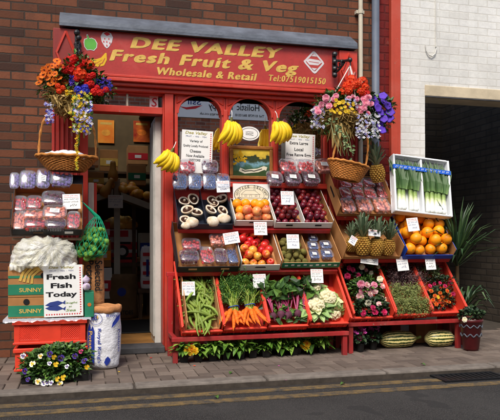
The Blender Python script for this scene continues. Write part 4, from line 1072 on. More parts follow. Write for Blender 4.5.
# ---------------------------------------------------------------- leeks in polystyrene box
Mx, w, l = trayM(392.5, 449, 216.5, -.36, 160, 74, 0, -5.5)
lb = thing('leek_box', 'white polystyrene box of leeks standing on edge with blue tape', 'box', Mx)
def rslab(mb, x0, x1, y0, y1, z0, z1): mb.box(x0, x1, y0, y1, z0, z1)
hs = .075; t_ = .020
part('shell', tray_mesh(w, l, hs, hs, hs, t_, (0.0,)), [M['polystyrene'], M['polystyrene']], lb, bevel=.010)
mb = MB(); vt = l*.77; th = .040
mb.box(-w/2-.003, w/2+.003, vt-th/2, vt+th/2, hs+.003, hs+.005); mb.box(-w/2-.004, -w/2-.002, vt-th/2, vt+th/2, .0, hs+.0029); mb.box(w/2+.002, w/2+.004, vt-th/2, vt+th/2, 0, hs+.0029)
part('tape', mb, M['blue_tape'], lb)
mb = MB()
for i in range(13): x = -w/2+.03+i*(w-.06)/12; mb.strip([(x-.012, vt-.008),(x-.004, vt+.010),(x+.003, vt-.006),(x+.011, vt+.009)], .004, hs+.0056)
part('tape_print', mb, M['paper'], lb)
def leek(seed):
    random.seed(seed); o = thing('leek', 'leek', 'leek'); L = l*.90
    mb = MB(); mb.lathe([(0,0),(.014,.003),(.019,.012),(.016,.03),(.0152,L*.30),(.0165,L*.42),(.019,L*.52),(.024,L*.60),(.0,L*.61)], 14, fn=lambda r, z, a: (r*(1+.05*math.sin(3*a+z*9)), z)); part('shank', mb, M['leek_white'], o, RX(-90) @ RZ(U(0,90)), smooth=True)
    g = MB()
    for i in range(11):
        a = (i-5)*.012+U(-.010,.010); x0 = (i-5)*.003; zz = .006+U(-.010,.016)
        g.blade([(x0, L*.40, zz), (x0+a*.2, L*.58, zz+.012), (x0+a*.6, L*.8, zz+.008), (x0+a*.9, L*U(.88,1.03), zz-.004)], U(.026,.036))
    part('green_leaves', g, M['leek_green'], o)
    r_ = MB()
    for i in range(9): r_.tube([(U(-.008,.008),.002,U(-.006,.006)),(U(-.012,.012),-.014,U(-.01,.01))], .0012, 3)
    part('roots', r_, M['hay'], o); return o
kx = [leek(31), leek(32)]; km = [Maker(kx[0]), Maker(kx[1])]
random.seed(33)
for i, (f, lab) in enumerate(((-.385,'leek at the far left of the polystyrene box'),(-.32,'leek second from left in the polystyrene box'),(-.19,'single thick leek in the right of the left compartment'),(-.11,'leek just left of the polystyrene divider'),(.10,'leek just right of the polystyrene divider'),(.17,'leek second in the right compartment'),(.25,'leek in the middle of the right compartment'),(.31,'leek second from the right edge of the polystyrene box'),(.375,'leek at the far right of the polystyrene box'))):
    km[i % 2](Mx @ T(Vector((f*w, t_+.012, (.040+.006*(i % 2))))) @ RZ(U(-4,4)) @ SC(1.35, U(.93,1.0), 1.15), lab)
# ---------------------------------------------------------------- bananas
def banana_mb(L, r, bow, side):
    mb = MB(); k = 12; pts = []; rs = []
    for i in range(k):
        f = i/(k-1); pts.append((side*f**1.5+bow*.75*(math.sin(math.pi*f*.9)-.5*f), -bow*math.sin(math.pi*min(1, f*.95)), -L*f))
        rs.append(r*(.34 if f < .05 else (.55 if f < .14 else 1))*(1 if f < .8 else max(.22, 1-(f-.8)*3.6)))
    mb.tube(pts, rs, 6); tip = MB(); tip.ball((pts[-1][0], pts[-1][1], pts[-1][2]), r*.30, n=6, k=4)
    return mb, tip
def banana_bunch(px, py, w_, h_, n, lean, label, seed, Y):
    random.seed(seed); s = sc(px, Y)
    o = thing('banana_bunch', label, 'bananas', T(at(px, py, Y)) @ RY(lean))
    mb = MB(); mb.tube([(0,-.01,.03),(0,-.012,.0),(0,-.014,-.02)], [.010,.014,.018], 7); part('crown', mb, M['banana_tip'], o)
    mb = MB(); mb.tube([(0,-.012,.025),(0,-.0,.07),(0,.04,.10)], .003, 5); part('string', mb, M['card_white'], o)
    H_ = h_*s; W_ = w_*s
    for row in range(2):
        for i in range(n):
            f = (i/(n-1)-.5); mbb, tp = banana_mb(H_*(1-.10*abs(f)*2)*U(.95,1.05)*(1 if row == 0 else .93), W_/n*.78, H_*(.26 if row == 0 else .08)*U(.9,1.1), W_*f*.55+U(-.004,.004))
            b = part('banana', mbb, M['banana'], o, T(Vector((W_*f*.42, -.012+.02*row, -.005))) @ RZ(f*22), smooth=True); part('tip', tp, M['banana_tip'], b)
banana_bunch(171.5, 151.5, 20, 21, 5, 26, 'yellow banana bunch hanging on the red post by the doorway', 1, -.22)
banana_bunch(231, 121, 18, 24, 5, 8, 'yellow banana bunch hanging on the left window mullion, near the cheese notice', 2, -.16)
banana_bunch(277.5, 121.5, 18, 22, 5, -6, 'yellow banana bunch hanging on the right window mullion', 3, -.16)
# ---------------------------------------------------------------- price cards
random.seed(77)
def price_card(px, py, w_, h_, Y, label, roll=0, tilt=12, lines=3, Mx=None, group=None):
    s = sc(px, Y); o = thing('price_card', label, 'price card', T(at(px, py, Y)) @ WALL @ RX(-tilt) @ RZ(roll))
    a, b = w_*s/2, h_*s/2
    mb = MB(); mb.box(-a, a, -b, b, -.0012, 0); part('card', mb, M['paper'], o)
    def scribble(mb, x0, x1, y, hh, wd):                 # a handwritten word: uneven up and down strokes
        x = x0; pts = []; k = 0
        while x < x1: pts.append((x+U(-.15,.15)*hh, y+(hh*U(.35,1) if k % 2 else -hh*U(.2,.8)*.5)*(1.5 if random.random() < .15 else 1))); x += hh*U(.28,.5); k += 1
        if len(pts) > 2: mb.strip(pts, wd, .0009)
    mb = MB(); x = -a*.8
    while x < a*.6: e = x+a*U(.25,.6); scribble(mb, x, min(e, a*.85), b*.74, b*.13, .0026); x = e+a*.12
    mb.strip([(-a*.85, b*.54), (a*.85, b*.54)], .0016, .0008); part('printed_heading', mb, M['ink_red'], o)
    mb = MB(); y = b*.28
    for k in range(lines-1):
        x = -a*.82
        while x < a*.55: e = x+a*U(.3,.8); scribble(mb, x, min(e, a*.86), y, b*.17, .0028); x = e+a*.14
        y -= b*.36
    scribble(mb, -a*U(.1,.5), a*U(.35,.75), y-b*.12, b*.26, .0042)
    part('handwriting', mb, M['ink_blue'] if random.random() < .7 else M['ink_black'], o)
    return o
for a in ((223, 186.5, 13.5, 12, -.20, 'white price card on the blueberries above the mushroom tray', 3),
          (231.5, 238, 16, 11.5, -.36, 'white price card tilted on the right corner of the black box', 9),
          (260.5, 228.5, 13.5, 13.5, -.36, 'white price card hanging in front of the apple box', 0),
          (287.5, 198, 13.5, 14, -.38, 'white price card on the left plum compartment', 0),
          (293, 241.5, 13, 14.5, -.42, 'white price card above the kiwis', 0),
          (188.5, 288.5, 13, 14, -.46, 'white price card on the green beans', 0),
          (259.5, 281, 13.5, 14, -.45, 'white price card between carrots and beetroot', 1),
          (317, 276, 13, 14, -.44, 'white price card over the cauliflowers', -1),
          (353, 240.5, 7.5, 8.5, -.52, 'small white tag tilted on the leftmost pineapple', -34),
          (374.5, 233, 13, 6.5, -.53, 'small white tag across the third pineapple', -5),
          (413, 224.5, 12.5, 13.5, -.46, 'white price card in the top left of the orange box', 6),
          (369.5, 260, 19, 8.5, -.42, 'white price card lying flat at the top of the roses', -8),
          (402.5, 263.5, 12.5, 14.5, -.42, 'white price card above the heather', 4),
          (430.5, 263, 11, 13.5, -.42, 'white price card above the orange flowered plants', 2)):
    price_card(*a)
# ================================================================ PLANTS, BASKETS, LEFT GROUP, SHOP INSIDE
random.seed(101)
P = {}
for k, a, b in (('red',(206,24,30),(236,54,40)), ('scarlet',(226,50,24),(250,96,44)), ('marigold',(206,84,24),(236,130,44)), ('cobalt',(44,48,180),(86,92,220)), ('purple',(74,44,172),(126,86,214)), ('lilac',(150,150,226),(206,206,246)), ('white',(232,232,236),(250,250,246)), ('yellow',(226,178,24),(250,212,60)), ('pink',(232,132,164),(250,186,204)), ('palepink',(240,170,176),(252,214,214)), ('cerise',(206,36,96),(232,76,132)), ('cream',(236,230,196),(250,246,226)), ('orangef',(232,110,40),(250,150,70)), ('magenta',(184,52,150),(224,104,190)), ('violet',(60,40,120),(96,70,170)), ('darkface',(30,14,40),(60,24,60)), ('lime',(170,170,50),(206,200,80))):
    P[k] = petal('petal_'+k, a, b)
def petals(mb, n, r, w, z, cup, mi=0, a0=0.0, r0=.12):
    for i in range(n):
        an = a0+2*math.pi*i/n; c, s = math.cos(an), math.sin(an); pts = []
        for (f, ww, zz) in ((r0, .28, 0), (.5, .85, .35), (.85, .9, .8), (1.0, .5, 1.0)):
            for sg in (-1, 0, 1):
                pts.append((c*r*f-s*w/2*ww*sg, s*r*f+c*w/2*ww*sg, z+cup*zz+(.06*r if sg else 0)))
        mb.add(pts, [(3*k+j, 3*k+j+1, 3*k+j+4, 3*k+j+3) for k in range(3) for j in range(2)], mi)
def simple_flower(col, ctr, n=5, r=1, w=.95, cup=.12):
    mb = MB(); petals(mb, n, r, w*r, 0, cup*r); mb.ball((0,0,.08*r), .22*r, sz=.6, n=6, k=4, mi=1); return mb.mesh('flower', [P[col], P[ctr]])
def double_flower(col, ctr, r=1):
    mb = MB(); petals(mb, 6, r, .9*r, 0, .15*r, 0, 0); petals(mb, 6, .75*r, .7*r, .1*r, .3*r, 0, .5); petals(mb, 5, .5*r, .5*r, .2*r, .4*r, 0, .2); petals(mb, 4, .28*r, .36*r, .3*r, .4*r, 1, .7, .05)
    return mb.mesh('flower', [P[col], P[ctr]])
def head_flower(col, ctr, k=26):
    mb = MB()
    for i in range(k):
        z = 1-1.25*(i+.5)/k; an = i*2.4; q = math.sqrt(max(0, 1-z*z)); d = Vector((q*math.cos(an), q*math.sin(an), z))
        t_ = MB(); petals(t_, 5, .34, .30, 0, .06, 0, U(0, 1)); mm = T(d*U(.78,.95)) @ d.to_track_quat('Z', 'Y').to_matrix().to_4x4()
        mb.add(t_.v, t_.f, 0, mm)
    return mb.mesh('flower_head', [P[col], P[ctr]])
def trumpet(col, ctr):
    mb = MB(); mb.lathe([(.0,-.14),(.18,-.06),(.5,.06),(.8,.13),(1.02,.10),(.6,.0)], 20, 0, fn=lambda r, z, a: (r*(1+.10*math.cos(5*a)*(r > .5)), z+.05*math.cos(10*a)*(r > .7)))
    mb.lathe([(.2,-.03),(.12,-.05),(.0,-.07)], 10, 1); return mb.mesh('flower', [P[col], P[ctr]], True)
def pansy(col, face):
    mb = MB(); petals(mb, 2, .95, 1.1, .0, .05, 0, math.pi*.30); petals(mb, 3, .95, 1.05, .05, .06, 0, -math.pi*.83); petals(mb, 3, .55, .55, .10, .05, 1, -math.pi*.83); mb.ball((0,0,.16), .12, n=6, k=4, mi=2)
    return mb.mesh('flower', [P[col], P[face], P['yellow']])
FL = dict(red=head_flower('red','red'), scarlet=head_flower('scarlet','scarlet'), marigold=simple_flower('marigold','darkface',9,1,.62,.1), cobalt=head_flower('cobalt','white',22), petunia=trumpet('purple','darkface'), pinkd=double_flower('pink','palepink'), yellow=simple_flower('yellow','lime',7,1,.7), pinkrose=double_flower('pink','pink'), palerose=double_flower('palepink','cream'), creamrose=double_flower('cream','cream'), ceriserose=double_flower('cerise','cerise'), orangef=double_flower('orangef','scarlet'), cyc=simple_flower('magenta','cerise',5,1,.8,.7), pansyw=pansy('white','violet'), pansyy=pansy('yellow','yellow'), pansyv=pansy('violet','darkface'), pansyc=pansy('cream','yellow'), pansyr=pansy('cerise','darkface'), yellowd=double_flower('yellow','marigold'))
TOCAM = Vector((-.05, -1, .35))
def bloom(kind, root, px, py, Y, r, spread=.5, nm=None):
    """one flower at a place in the plant, facing out of the crown"""
    p = at(px, py, Y)-root.location; d = (TOCAM+Vector((U(-1,1), U(-.3,.3), U(-1,1)))*spread).normalized()
    return part(nm or ('flower_head' if kind in ('red','scarlet','cobalt') else 'flower'), FL[kind], None, root, T(p) @ d.to_track_quat('Z', 'Y').to_matrix().to_4x4() @ RZ(U(0,360)) @ SC(r)) if kind not in ('pansyw','pansyy','pansyv','pansyc','pansyr') else part('flower', FL[kind], None, root, T(p) @ d.to_track_quat('Z', 'Y').to_matrix().to_4x4() @ RZ(U(-15,15)+180) @ SC(r))
def foliage(mb, c, rx, ry, rz, n, L, W, mi=0, up=.3, lo=-1):
    for i in range(n):
        v = Vector((U(-1,1), U(-1,1), U(lo,1)))
        while v.length > 1 or v.length < .15: v = Vector((U(-1,1), U(-1,1), U(lo,1)))
        k = U(.75, 1.0)/max(.35, v.length)**.5; v = v*min(k, 1/v.length)
        d = (v.normalized()*.8+Vector((U(-.7,.7), U(-.7,.7), U(-.5,.7)+up))).normalized()
        q = U(.65, 1.2); mb.leaf(Vector(c)+Vector((v.x*rx, v.y*ry, v.z*rz)), d, (U(-.5,.5), U(-.6,.2), 1), L*q, W*q, U(.05,.4), mi)
def tiny(root, pts, cols, r, nm='small_flowers'):
    mb = MB()
    for p in pts:
        t_ = MB(); petals(t_, 4, r, r*.8, 0, r*.1, 0); d = (TOCAM+Vector((U(-1,1), U(-.5,.5), U(-1,1)))*.9).normalized()
        mb.add(t_.v, t_.f, random.randrange(len(cols)), T(Vector(p)) @ d.to_track_quat('Z', 'Y').to_matrix().to_4x4())
    return part(nm, mb, [P[c] for c in cols], root, stuff=True)
# ---------------------------------------------------------------- hanging flower baskets and their iron brackets
def bracket(label, px0, px1, py0, py1, Yw, Yo):
    a = at(px0, (py0+py1)/2, Yw); e = at(px1, py0+6, Yo)
    o = thing('wall_bracket', label, 'bracket', T(a)); d = e-a; h = (py1-py0)*sc(px0, Yw)
    mb = MB(); mb.box(-.018, .018, -.012, .004, -h/2, h/2)
    for z in (-.48, -.2, .12, .46): mb.ball((0, -.016, z*h), .026, n=8, k=6)
    part('back_plate', mb, M['black_iron'], o)
    mb = MB(); mb.tube([(0,-.01,h*.2), (d.x*.5, d.y*.5, d.z+.012), (d.x, d.y, d.z)], .012, 7); mb.ball((d.x, d.y, d.z), .022, n=8, k=6); mb.ball((d.x*.5, d.y*.5, d.z+.01), .019, n=8, k=6)
    part('arm', mb, M['black_iron'], o)
    mb = MB(); n = 16
    mb.tube([(d.x*(.12+.5*f), d.y*(.12+.5*f), -h*.35+(d.z+h*.3)*f**1.6) for f in [i/10 for i in range(11)]], .010, 6)
    for c, r in ((.3, .045), (.55, .035)): mb.tube([(d.x*c+r*(1-i/22)*math.cos(i*.5)*.6, d.y*c, d.z*.3-.01+r*(1-i/22)*math.sin(i*.5)) for i in range(n)], .007, 5)
    part('scrollwork', mb, M['black_iron'], o); mb = MB(); mb.tube([(d.x, d.y, d.z), (d.x+.004, d.y, d.z-.05), (d.x-.01, d.y, d.z-.06)], .006, 5)
    part('hook', mb, M['black_iron'], o); return e
def hay_liner(root, c, R_, ragged, n=620):
    mb = MB(); mb.lathe([(R_*.05,-R_*.85),(R_*.6,-R_*.66),(R_*.9,-.25*R_),(R_*.95,.08*R_)], 18, M=T(c)); mm = MB()
    for i in range(n):
        an = U(0, 6.283); z = U(-.85, .12); q = math.sqrt(max(0, 1-z*z))*R_*U(.92,1.1)
        p = c+Vector((q*math.cos(an), q*math.sin(an), z*R_)); d = Vector((U(-1,1), U(-1,1), U(-1.3,.5))).normalized()*U(.04,.10)
        s_ = d.cross(Vector((math.cos(an), math.sin(an), .1))).normalized()*U(.004,.009); mm.add([p-s_, p+s_, p+d*.6+s_*.8+Vector((0,-.01,0)), p+d, p+d*.6-s_*.8], [(0,1,2,3,4)])
    for (dx, dz, L) in ragged:
        for i in range(16):
            p = c+Vector((dx+U(-.04,.04), -R_*.85+U(-.03,.05), dz)); e = p+Vector((U(-.04,.04), U(-.02,.03), -L*U(.5,1))); s_ = Vector((U(.004,.009), 0, 0)); mm.add([p-s_, p+s_, (p+e)/2+s_+Vector((U(-.02,.02),0,0)), e], [(0,1,2,3)])
    part('coir_liner', mb, M['hay'], root); part('straw', mm, M['hay'], root, stuff=True)
# left basket
YL = -.36
eL = bracket('black iron bracket holding the left flower basket on the diamond block', 77, 79, 32, 66, -.17, YL)
hb = thing('hanging_basket', 'hanging flower basket with red geraniums and orange daisies left of the sign', 'hanging basket', T(at(74, 98, YL)))
L0 = hb.location
lc = lambda x, y, Y=YL: at(x, y, Y)-L0
hay_liner(hb, lc(70, 96)+Vector((0,.04,0)), .15, [(-.11,-.02,.12),(-.03,-.06,.1),(.03,-.08,.10)], 700)
mb = MB()
for q in (Vector((-.15,0,.05)), Vector((.15,0,.05)), Vector((0,.13,.05)), Vector((.02,-.12,.05))): mb.tube([eL-L0+Vector((0,0,-.05)), q], .0045, 5)
part('chains', mb, M['black_iron'], hb)
mb = MB(); foliage(mb, lc(76, 84)+Vector((0,.04,0)), .27, .17, .13, 620, .055, .034); foliage(mb, lc(54, 88), .13, .10, .13, 240, .04, .016); foliage(mb, lc(100, 90), .13, .08, .08, 170, .04, .022); foliage(mb, lc(79, 70, YL-.10), .13, .07, .13, 110, .045, .03)
part('foliage', mb, M['leaf'], hb)
mb = MB()
for i in range(150): px = U(72, 93); py = U(94, 130); mb.leaf(lc(px, py, YL-.16+U(-.03,.03)), (U(-.5,.5), -.3, -1), (0,-1,0), .03, .014, .1)
for (px, py) in ((76,170),(77,155),(79,145),(84,138),(90,130)):
    mb.tube([lc(80, 98, YL-.15), lc((80+px)/2+1, (98+py)/2, YL-.18), lc(px, py, YL-.17)], .003, 4)
part('trailing_stems', mb, M['leaf_bright'], hb)
for (px, py) in ((68,63),(75,60),(71,70),(79,68),(66,71),(74,76),(80,75),(84,62),(88,66)): bloom('red' if random.random() < .65 else 'scarlet', hb, px+U(-1.5,1.5), py+U(-1.5,1.5), YL-.10+U(-.06,.06), U(.030,.052))
for (px, py) in ((84,80),(89,77),(93,75),(87,86),(91,84),(97,88),(77,79),(100,93),(94,92),(106,90)): bloom('red', hb, px, py, YL-.14, U(.024,.034))
for (px, py) in ((44,70),(48,67),(52,66),(57,61),(57.5,66),(50,73),(43,75),(40,79),(39,83),(55,74),(59,78),(48,78),(62,84),(54,81),(65,82),(61,67),(58,88),(63,91),(47,70),(51,84)): bloom('marigold', hb, px, py, YL-.09+U(-.04,.04), U(.026,.033), .6)
for (px, py) in ((58,86),(63,88),(59,91)): bloom('scarlet', hb, px, py, YL-.12, .022)
for (px, py) in ((78,90),(83,93),(80,95),(86,91),(85,88)): bloom('cobalt', hb, px, py, YL-.17, .030)
pts = [lc(U(94,112), U(78,92), YL-.08) for i in range(60)]+[lc(U(70,82), U(76,86), YL-.12) for i in range(40)]; tiny(hb, pts, ['cobalt','purple','violet'], .012)
pts = [lc(76+random.gauss(5,5), U(92,132), YL-.19+U(-.03,.02)) for i in range(150)]+[lc(77+U(-1,1), 130+i*1.7, YL-.185) for i in range(24)]+[lc(U(66,72), U(90,96), YL-.14) for i in range(14)]; tiny(hb, pts, ['yellow','yellow','lime'], .013)
pts = [lc(U(74,92), U(100,134), YL-.2+U(-.03,.03)) for i in range(110)]+[lc(U(45,54), U(103,124), YL-.06) for i in range(48)]; tiny(hb, pts, ['lilac','white','lilac','cobalt'], .012)
# right basket
YQ = -.36
eR = bracket('black iron bracket holding the right flower basket beside the sign', 334, 350, 54, 76, -.17, YQ)
hb = thing('hanging_basket', 'hanging flower basket with scarlet geraniums and purple petunias by the grey pipe', 'hanging basket', T(at(350, 110, YQ)))
L0 = hb.location; lc = lambda x, y, Y=YQ: at(x, y, Y)-L0
hay_liner(hb, lc(342, 115)+Vector((0,.04,0)), .19, [(-.10,-.10,.22),(-.04,-.12,.26),(.02,-.12,.12)], 950)
mb = MB()
for q in (Vector((-.2,0,.05)), Vector((.12,0,.05)), Vector((0,.13,.05)), Vector((.0,-.12,.08))): mb.tube([eR-L0+Vector((0,0,-.05)), q], .0045, 5, 0)
part('chains', mb, M['card_white'], hb)
mb = MB(); foliage(mb, lc(350, 103)+Vector((0,.03,0)), .33, .17, .13, 760, .05, .032); foliage(mb, lc(322, 118), .10, .1, .16, 260, .035, .018); foliage(mb, lc(370, 122), .14, .10, .18, 420, .042, .02); foliage(mb, lc(384, 112), .09, .08, .16, 220, .05, .03)
part('foliage', mb, M['leaf'], hb)
for (px, py) in ((341,92),(346,86),(352,81),(358,84),(349,92),(363,81),(366,87),(361,91),(364,95),(354,87)): bloom('scarlet' if random.random() < .8 else 'red', hb, px+U(-1,1), py+U(-1,1), YQ-.10+U(-.05,.05), U(.032,.050))
for (px, py) in ((317,109),(321,105),(325,102),(329,106),(318,112),(326,98),(333,100),(336,96),(349,98),(353,97),(357,99),(364,99),(368,97),(358,108),(361,112),(364,108),(368,113),(366,103),(371,104)): bloom('pinkd', hb, px, py, YQ-.15+U(-.03,.03), U(.024,.034))
for (px, py) in ((335,105),(339,103),(343,102),(337,110),(341,108),(345,107),(334,112),(349,112),(352,109),(346,111),(355,113),(340,113),(353,104),(331,110),(348,104),(336,100)): bloom('yellow', hb, px, py, YQ-.18, U(.016,.022))
for (px, py) in ((383,96),(376,103),(373,100),(380,112),(386,114),(384,119),(390,112),(388,106),(380,126),(382,130),(378,108),(389,118),(384,102)): bloom('petunia', hb, px, py, YQ-.10+U(-.04,.04), U(.034,.044))
pts = [lc(U(311,324), U(104,128), YQ-.12) for i in range(80)]+[lc(U(356,380), U(114,138), YQ-.17+U(-.03,.03)) for i in range(130)]+[lc(U(345,358), U(99,108), YQ-.17) for i in range(25)]; tiny(hb, pts, ['lilac','white','white'], .012)
# ---------------------------------------------------------------- wicker baskets with hoop handles
def wicker(label, cx, ytop, ybot, wt, wb, hx0, hx1, ytop_h, Y, lean, name='wicker_basket'):
    s = sc(cx, Y); o = thing(name, label, 'basket', T(at(cx, ytop, Y)) @ RY(lean))
    hgt = (ybot-ytop)*s; a, b = wt*s/2, wb*s/2; mb = MB(); n = 44; rows = 14
    for i in range(rows):                                  # woven rows pass in front of and behind the stakes
        f = i/(rows-1); r = b+(a-b)*f**.85; z = -hgt+hgt*f; N = 88
        mb.tube([(r*(1+.022*(1 if (j//2+i) % 2 else -1))*math.cos(2*math.pi*j/N), .62*r*(1+.022*(1 if (j//2+i) % 2 else -1))*math.sin(2*math.pi*j/N), z) for j in range(N+1)], hgt/rows*.60, 5)
    for j in range(n):
        an = 2*math.pi*j/n; mb.tube([(b*math.cos(an), .62*b*math.sin(an), -hgt), (a*1.01*math.cos(an), a*.63*math.sin(an), 0)], .005, 4)
    mb.tube([(a*1.02*math.cos(2*math.pi*j/48), .64*a*math.sin(2*math.pi*j/48), .004+.004*math.sin(j*2.2)) for j in range(49)], .012, 6)
    mb.lathe([(0,0),(b,0)], 30, M=T(Vector((0,0,-hgt+.004))) @ SC(1,.62,1))
    part('body', mb, M['wicker'], o, smooth=True)
    mb = MB(); k = 26; x0, x1 = (hx0-cx)*s, (hx1-cx)*s; hz = (ytop-ytop_h)*s; xm = (x0+x1)/2
    for tw in (0, 1): mb.tube([(xm-(x1-x0)/2*(math.cos(math.pi*i/k))*(1+.16*math.sin(math.pi*i/k)**2*1.2)+.005*math.sin(i*1.5+tw*3.1), .006*math.cos(i*1.5+tw*3.1), hz*abs(math.sin(math.pi*i/k))**.8) for i in range(k+1)], .0065, 6)
    part('handle', mb, M['wicker'], o, smooth=True); return o, s, a
o, s, a = wicker('wicker basket with a tall hoop handle and white cloth, hanging left of the doorway', 67, 157.5, 171, 58, 34, 40, 95, 105, -.40, 1)
random.seed(8); mb = MB(); n = 26
vs = []; fs = []
for i in range(9):
    for j in range(n):
        an = 2*math.pi*j/n; f = i/8; r = a*(f*.98); vs.append((r*math.cos(an), .62*r*math.sin(an), .055*(1-f**2)+U(-.008,.008)+.01*math.sin(3*an+i)*f))
for i in range(8):
    for j in range(n): j2 = (j+1) % n; fs.append((i*n+j, (i+1)*n+j, (i+1)*n+j2, i*n+j2))
mb.add(vs, fs); c_ = link('cloth', mb.mesh('cloth', M['cloth'], True), None, o.matrix_basis.copy() @ T(Vector((0,0,-.004)))); tag(c_, 'crumpled white cloth lying in the left wicker basket', 'cloth')
o, s, a = wicker('wicker basket with hoop handle hanging right of the windows over the strawberries', 348.5, 164.5, 180, 42, 27, 331, 367, 122, -.44, 11)
mb = MB()
for i in range(40):
    px = U(326, 352); p = at(px, 118+abs(px-330)*1.5+U(-6,8), -.5)-Vector((0,0,0)); mb.leaf(p, (U(-1,1), -.3, U(-1,.3)), (0,-1,0), .035, .022, .2)
for k in range(4): mb.tube([at(330+k*3, 118, -.45), at(334+k*5, 138, -.52), at(341+k*4, 156, -.5)], .003, 4)
o2 = link('trailing_ivy', mb.mesh('trailing_ivy', M['leaf_grey'])); tag(o2, 'thin dry trailing stems hanging from the right flower basket', 'plant')
# ---------------------------------------------------------------- notices and pictures in the windows
def notice(name, label, px0, px1, py0, py1, Y, rows, dots='right', roll=0, tilt=0):
    xc, yc = (px0+px1)/2, (py0+py1)/2; s = sc(xc, Y); a = wx(px0, px1, Y)/2; b = (py1-py0)*s/2
    o = thing(name, label, 'notice', T(at(xc, yc, Y)) @ WALL @ RX(-tilt) @ RZ(roll))
    mb = MB(); mb.box(-a, a, -b, b, -.002, 0); part('sheet', mb, M['paper'], o)
    for (txt, fx, fy, fw, fh, m_, bold) in rows: part('lettering', text_mesh('lettering', txt, fw*2*a, fh*2*b, M[m_], .25 if m_ in ('ink_olive','ink_green') else 0, bold), M[m_], o, T(Vector((fx*2*a, fy*2*b, .001))))
    mb = MB(); y = b*.9
    while y > -b*.9: mb.box(a*.84, a*.84+.009, y-.009, y, .0003, .0012); y -= .018
    if dots == 'both':
        x = -a*.9
        while x < a*.8: mb.box(x, x+.009, -b*.93, -b*.93+.009, .0003, .0012); x += .018
    part('dotted_border', mb, M['ink_red'], o); return o, a, b
hd = [('Dee Valley', -.04, .43, .72, .085, 'ink_olive', .02), ('FRUIT  -  VEG  -  FISH', -.04, .355, .66, .032, 'ink_blue', .0)]
notice('cheese_notice', 'white notice about local cheeses in the left arched window', 181.5, 212.5, 130.5, 173, -.03, hd+[('Variety of', -.04, .24, .42, .075, 'ink_black', .015), ('Quality Locally Produced', -.05, .125, .80, .07, 'ink_black', .015), ('Cheeses', -.05, .01, .36, .07, 'ink_black', .015), ('Now Available', -.05, -.10, .58, .07, 'ink_black', .015), ('INSTORE', -.06, -.20, .36, .055, 'ink_black', .02)], roll=-2)
notice('egg_notice', 'white notice about large free range eggs in the right arched window', 285.5, 315, 134, 173, -.03, hd+[('Extra Large', -.05, .25, .62, .10, 'ink_black', .02), ('Local', -.05, .10, .30, .085, 'ink_black', .02), ('Free Range Eggs', -.05, -.05, .82, .10, 'ink_black', .02), ('£1.30 half dozen', .1, -.17, .5, .055, 'ink_blue', 0)], roll=-1)
# framed landscape
YP = .02; p = at(251, 162.8, YP); s = sc(251, YP); fr = thing('framed_picture', 'gold framed landscape picture standing in the middle window', 'picture', on_wall(251, 162.8, YP-.03))
a, b = 22*s, 16.5*s
M['frame_gold'] = mat('frame_gold', (150,96,44), .45, .25, 20, .3, 40); M['frame_dark'] = mat('frame_dark', (62,48,32), .5, .2)
mb = MB(); q = .03; mb.box(-a, a, b-q, b, 0, .025); mb.box(-a, a, -b, -b+q, 0, .025); mb.box(-a, -a+q, -b+q+.0005, b-q-.0005, 0, .025); mb.box(a-q, a, -b+q+.0005, b-q-.0005, 0, .025); part('frame', mb, M['frame_gold'], fr, bevel=.006)
t = NT('landscape'); sx = t.n('ShaderNodeSeparateXYZ'); t.l(t.coord(), sx.inputs[0])
h = t.math('ADD', t.math('MULTIPLY', sx.outputs[1], 3.2), t.math('MULTIPLY', t.noise(16, 5), .5))
t.base(t.ramp(h, [(.0, lin((52,74,34))), (.14, lin((70,110,90))), (.22, lin((124,168,182))), (.30, lin((60,72,40))), (.42, lin((40,52,34))), (.46, lin((206,176,60))), (.62, lin((232,200,70)))])); M['landscape'] = t.set(.4, .4)
mb = MB(); mb.box(-a+q, a-q, -b+q, b-q, .004, .010); part('canvas', mb, M['landscape'], fr)
mb = MB()
for i in range(60): x, y = random.gauss(-a*.55, .03), random.gauss(b*.30, .032); x = max(-a+q+.012, min(0, x)); y = max(-b*.4, min(b-q-.012, y)); mb.prism(circ(x, y, U(.006,.013), None, 7), .0101, .0105+i*.00002)
part('yellow_blossom', mb, P['yellow'], fr)
mb = MB(); mb.strip([(-a*.55,-b*.42),(-a*.3,-b*.56),(0,-b*.5),(.3*a,-b*.46),(a*.6,-b*.3),(a*.72,-b*.36)], .034, .0125); part('scroll_banner', mb, M['cream_print'], fr)
mb = MB(); mb.strip([(-a*.45,-b*.45),(-a*.3,-b*.53),(-.15*a,-b*.5),(0,-b*.48),(.12*a,-b*.51),(.3*a,-b*.44),(a*.5,-b*.36)], .010, .0128); part('scroll_print', mb, M['ink_grey'], fr)
stk = thing('oval_sticker', 'white oval sticker on the glass above the framed picture', 'sticker', on_wall(249.5, 133.5, .028)); s = sc(249.5, .03)
mb = MB(); mb.prism(circ(0, 0, 10.5*s, 7*s, 32), -.001, .0); part('oval', mb, M['paper'], stk)
mb = MB(); mb.strip([(8.6*s*math.cos(2*math.pi*i/40), 5.4*s*math.sin(2*math.pi*i/40)) for i in range(41)], .004, .0008)
for k in range(3): mb.strip([(-4*s+j*s, (1.6-1.5*k)*s+U(-.4,.4)*s) for j in range(9)], .004, .0008)
part('print', mb, M['ink_grey'], stk)
sp = thing('spiky_plant', 'dark spiky potted plant inside the right arched window', 'plant', T(at(304, 150, .25)))
mb = MB()
for i in range(34): an = U(0, 6.28); L = U(.3,.5); t_ = U(.15,1.0); d = Vector((math.cos(an)*t_, math.sin(an)*t_*.4, 1)).normalized(); mb.blade([(0,0,0), d*L*.5, d*L*.85, d*L+Vector((d.x*.06, 0, -.03))], .03)
part('leaves', mb, M['yucca'], sp); mb = MB(); mb.lathe([(.05,-.16),(.075,0),(.07,0),(.0,-.01)], 16); part('pot', mb, M['terracotta'], sp)
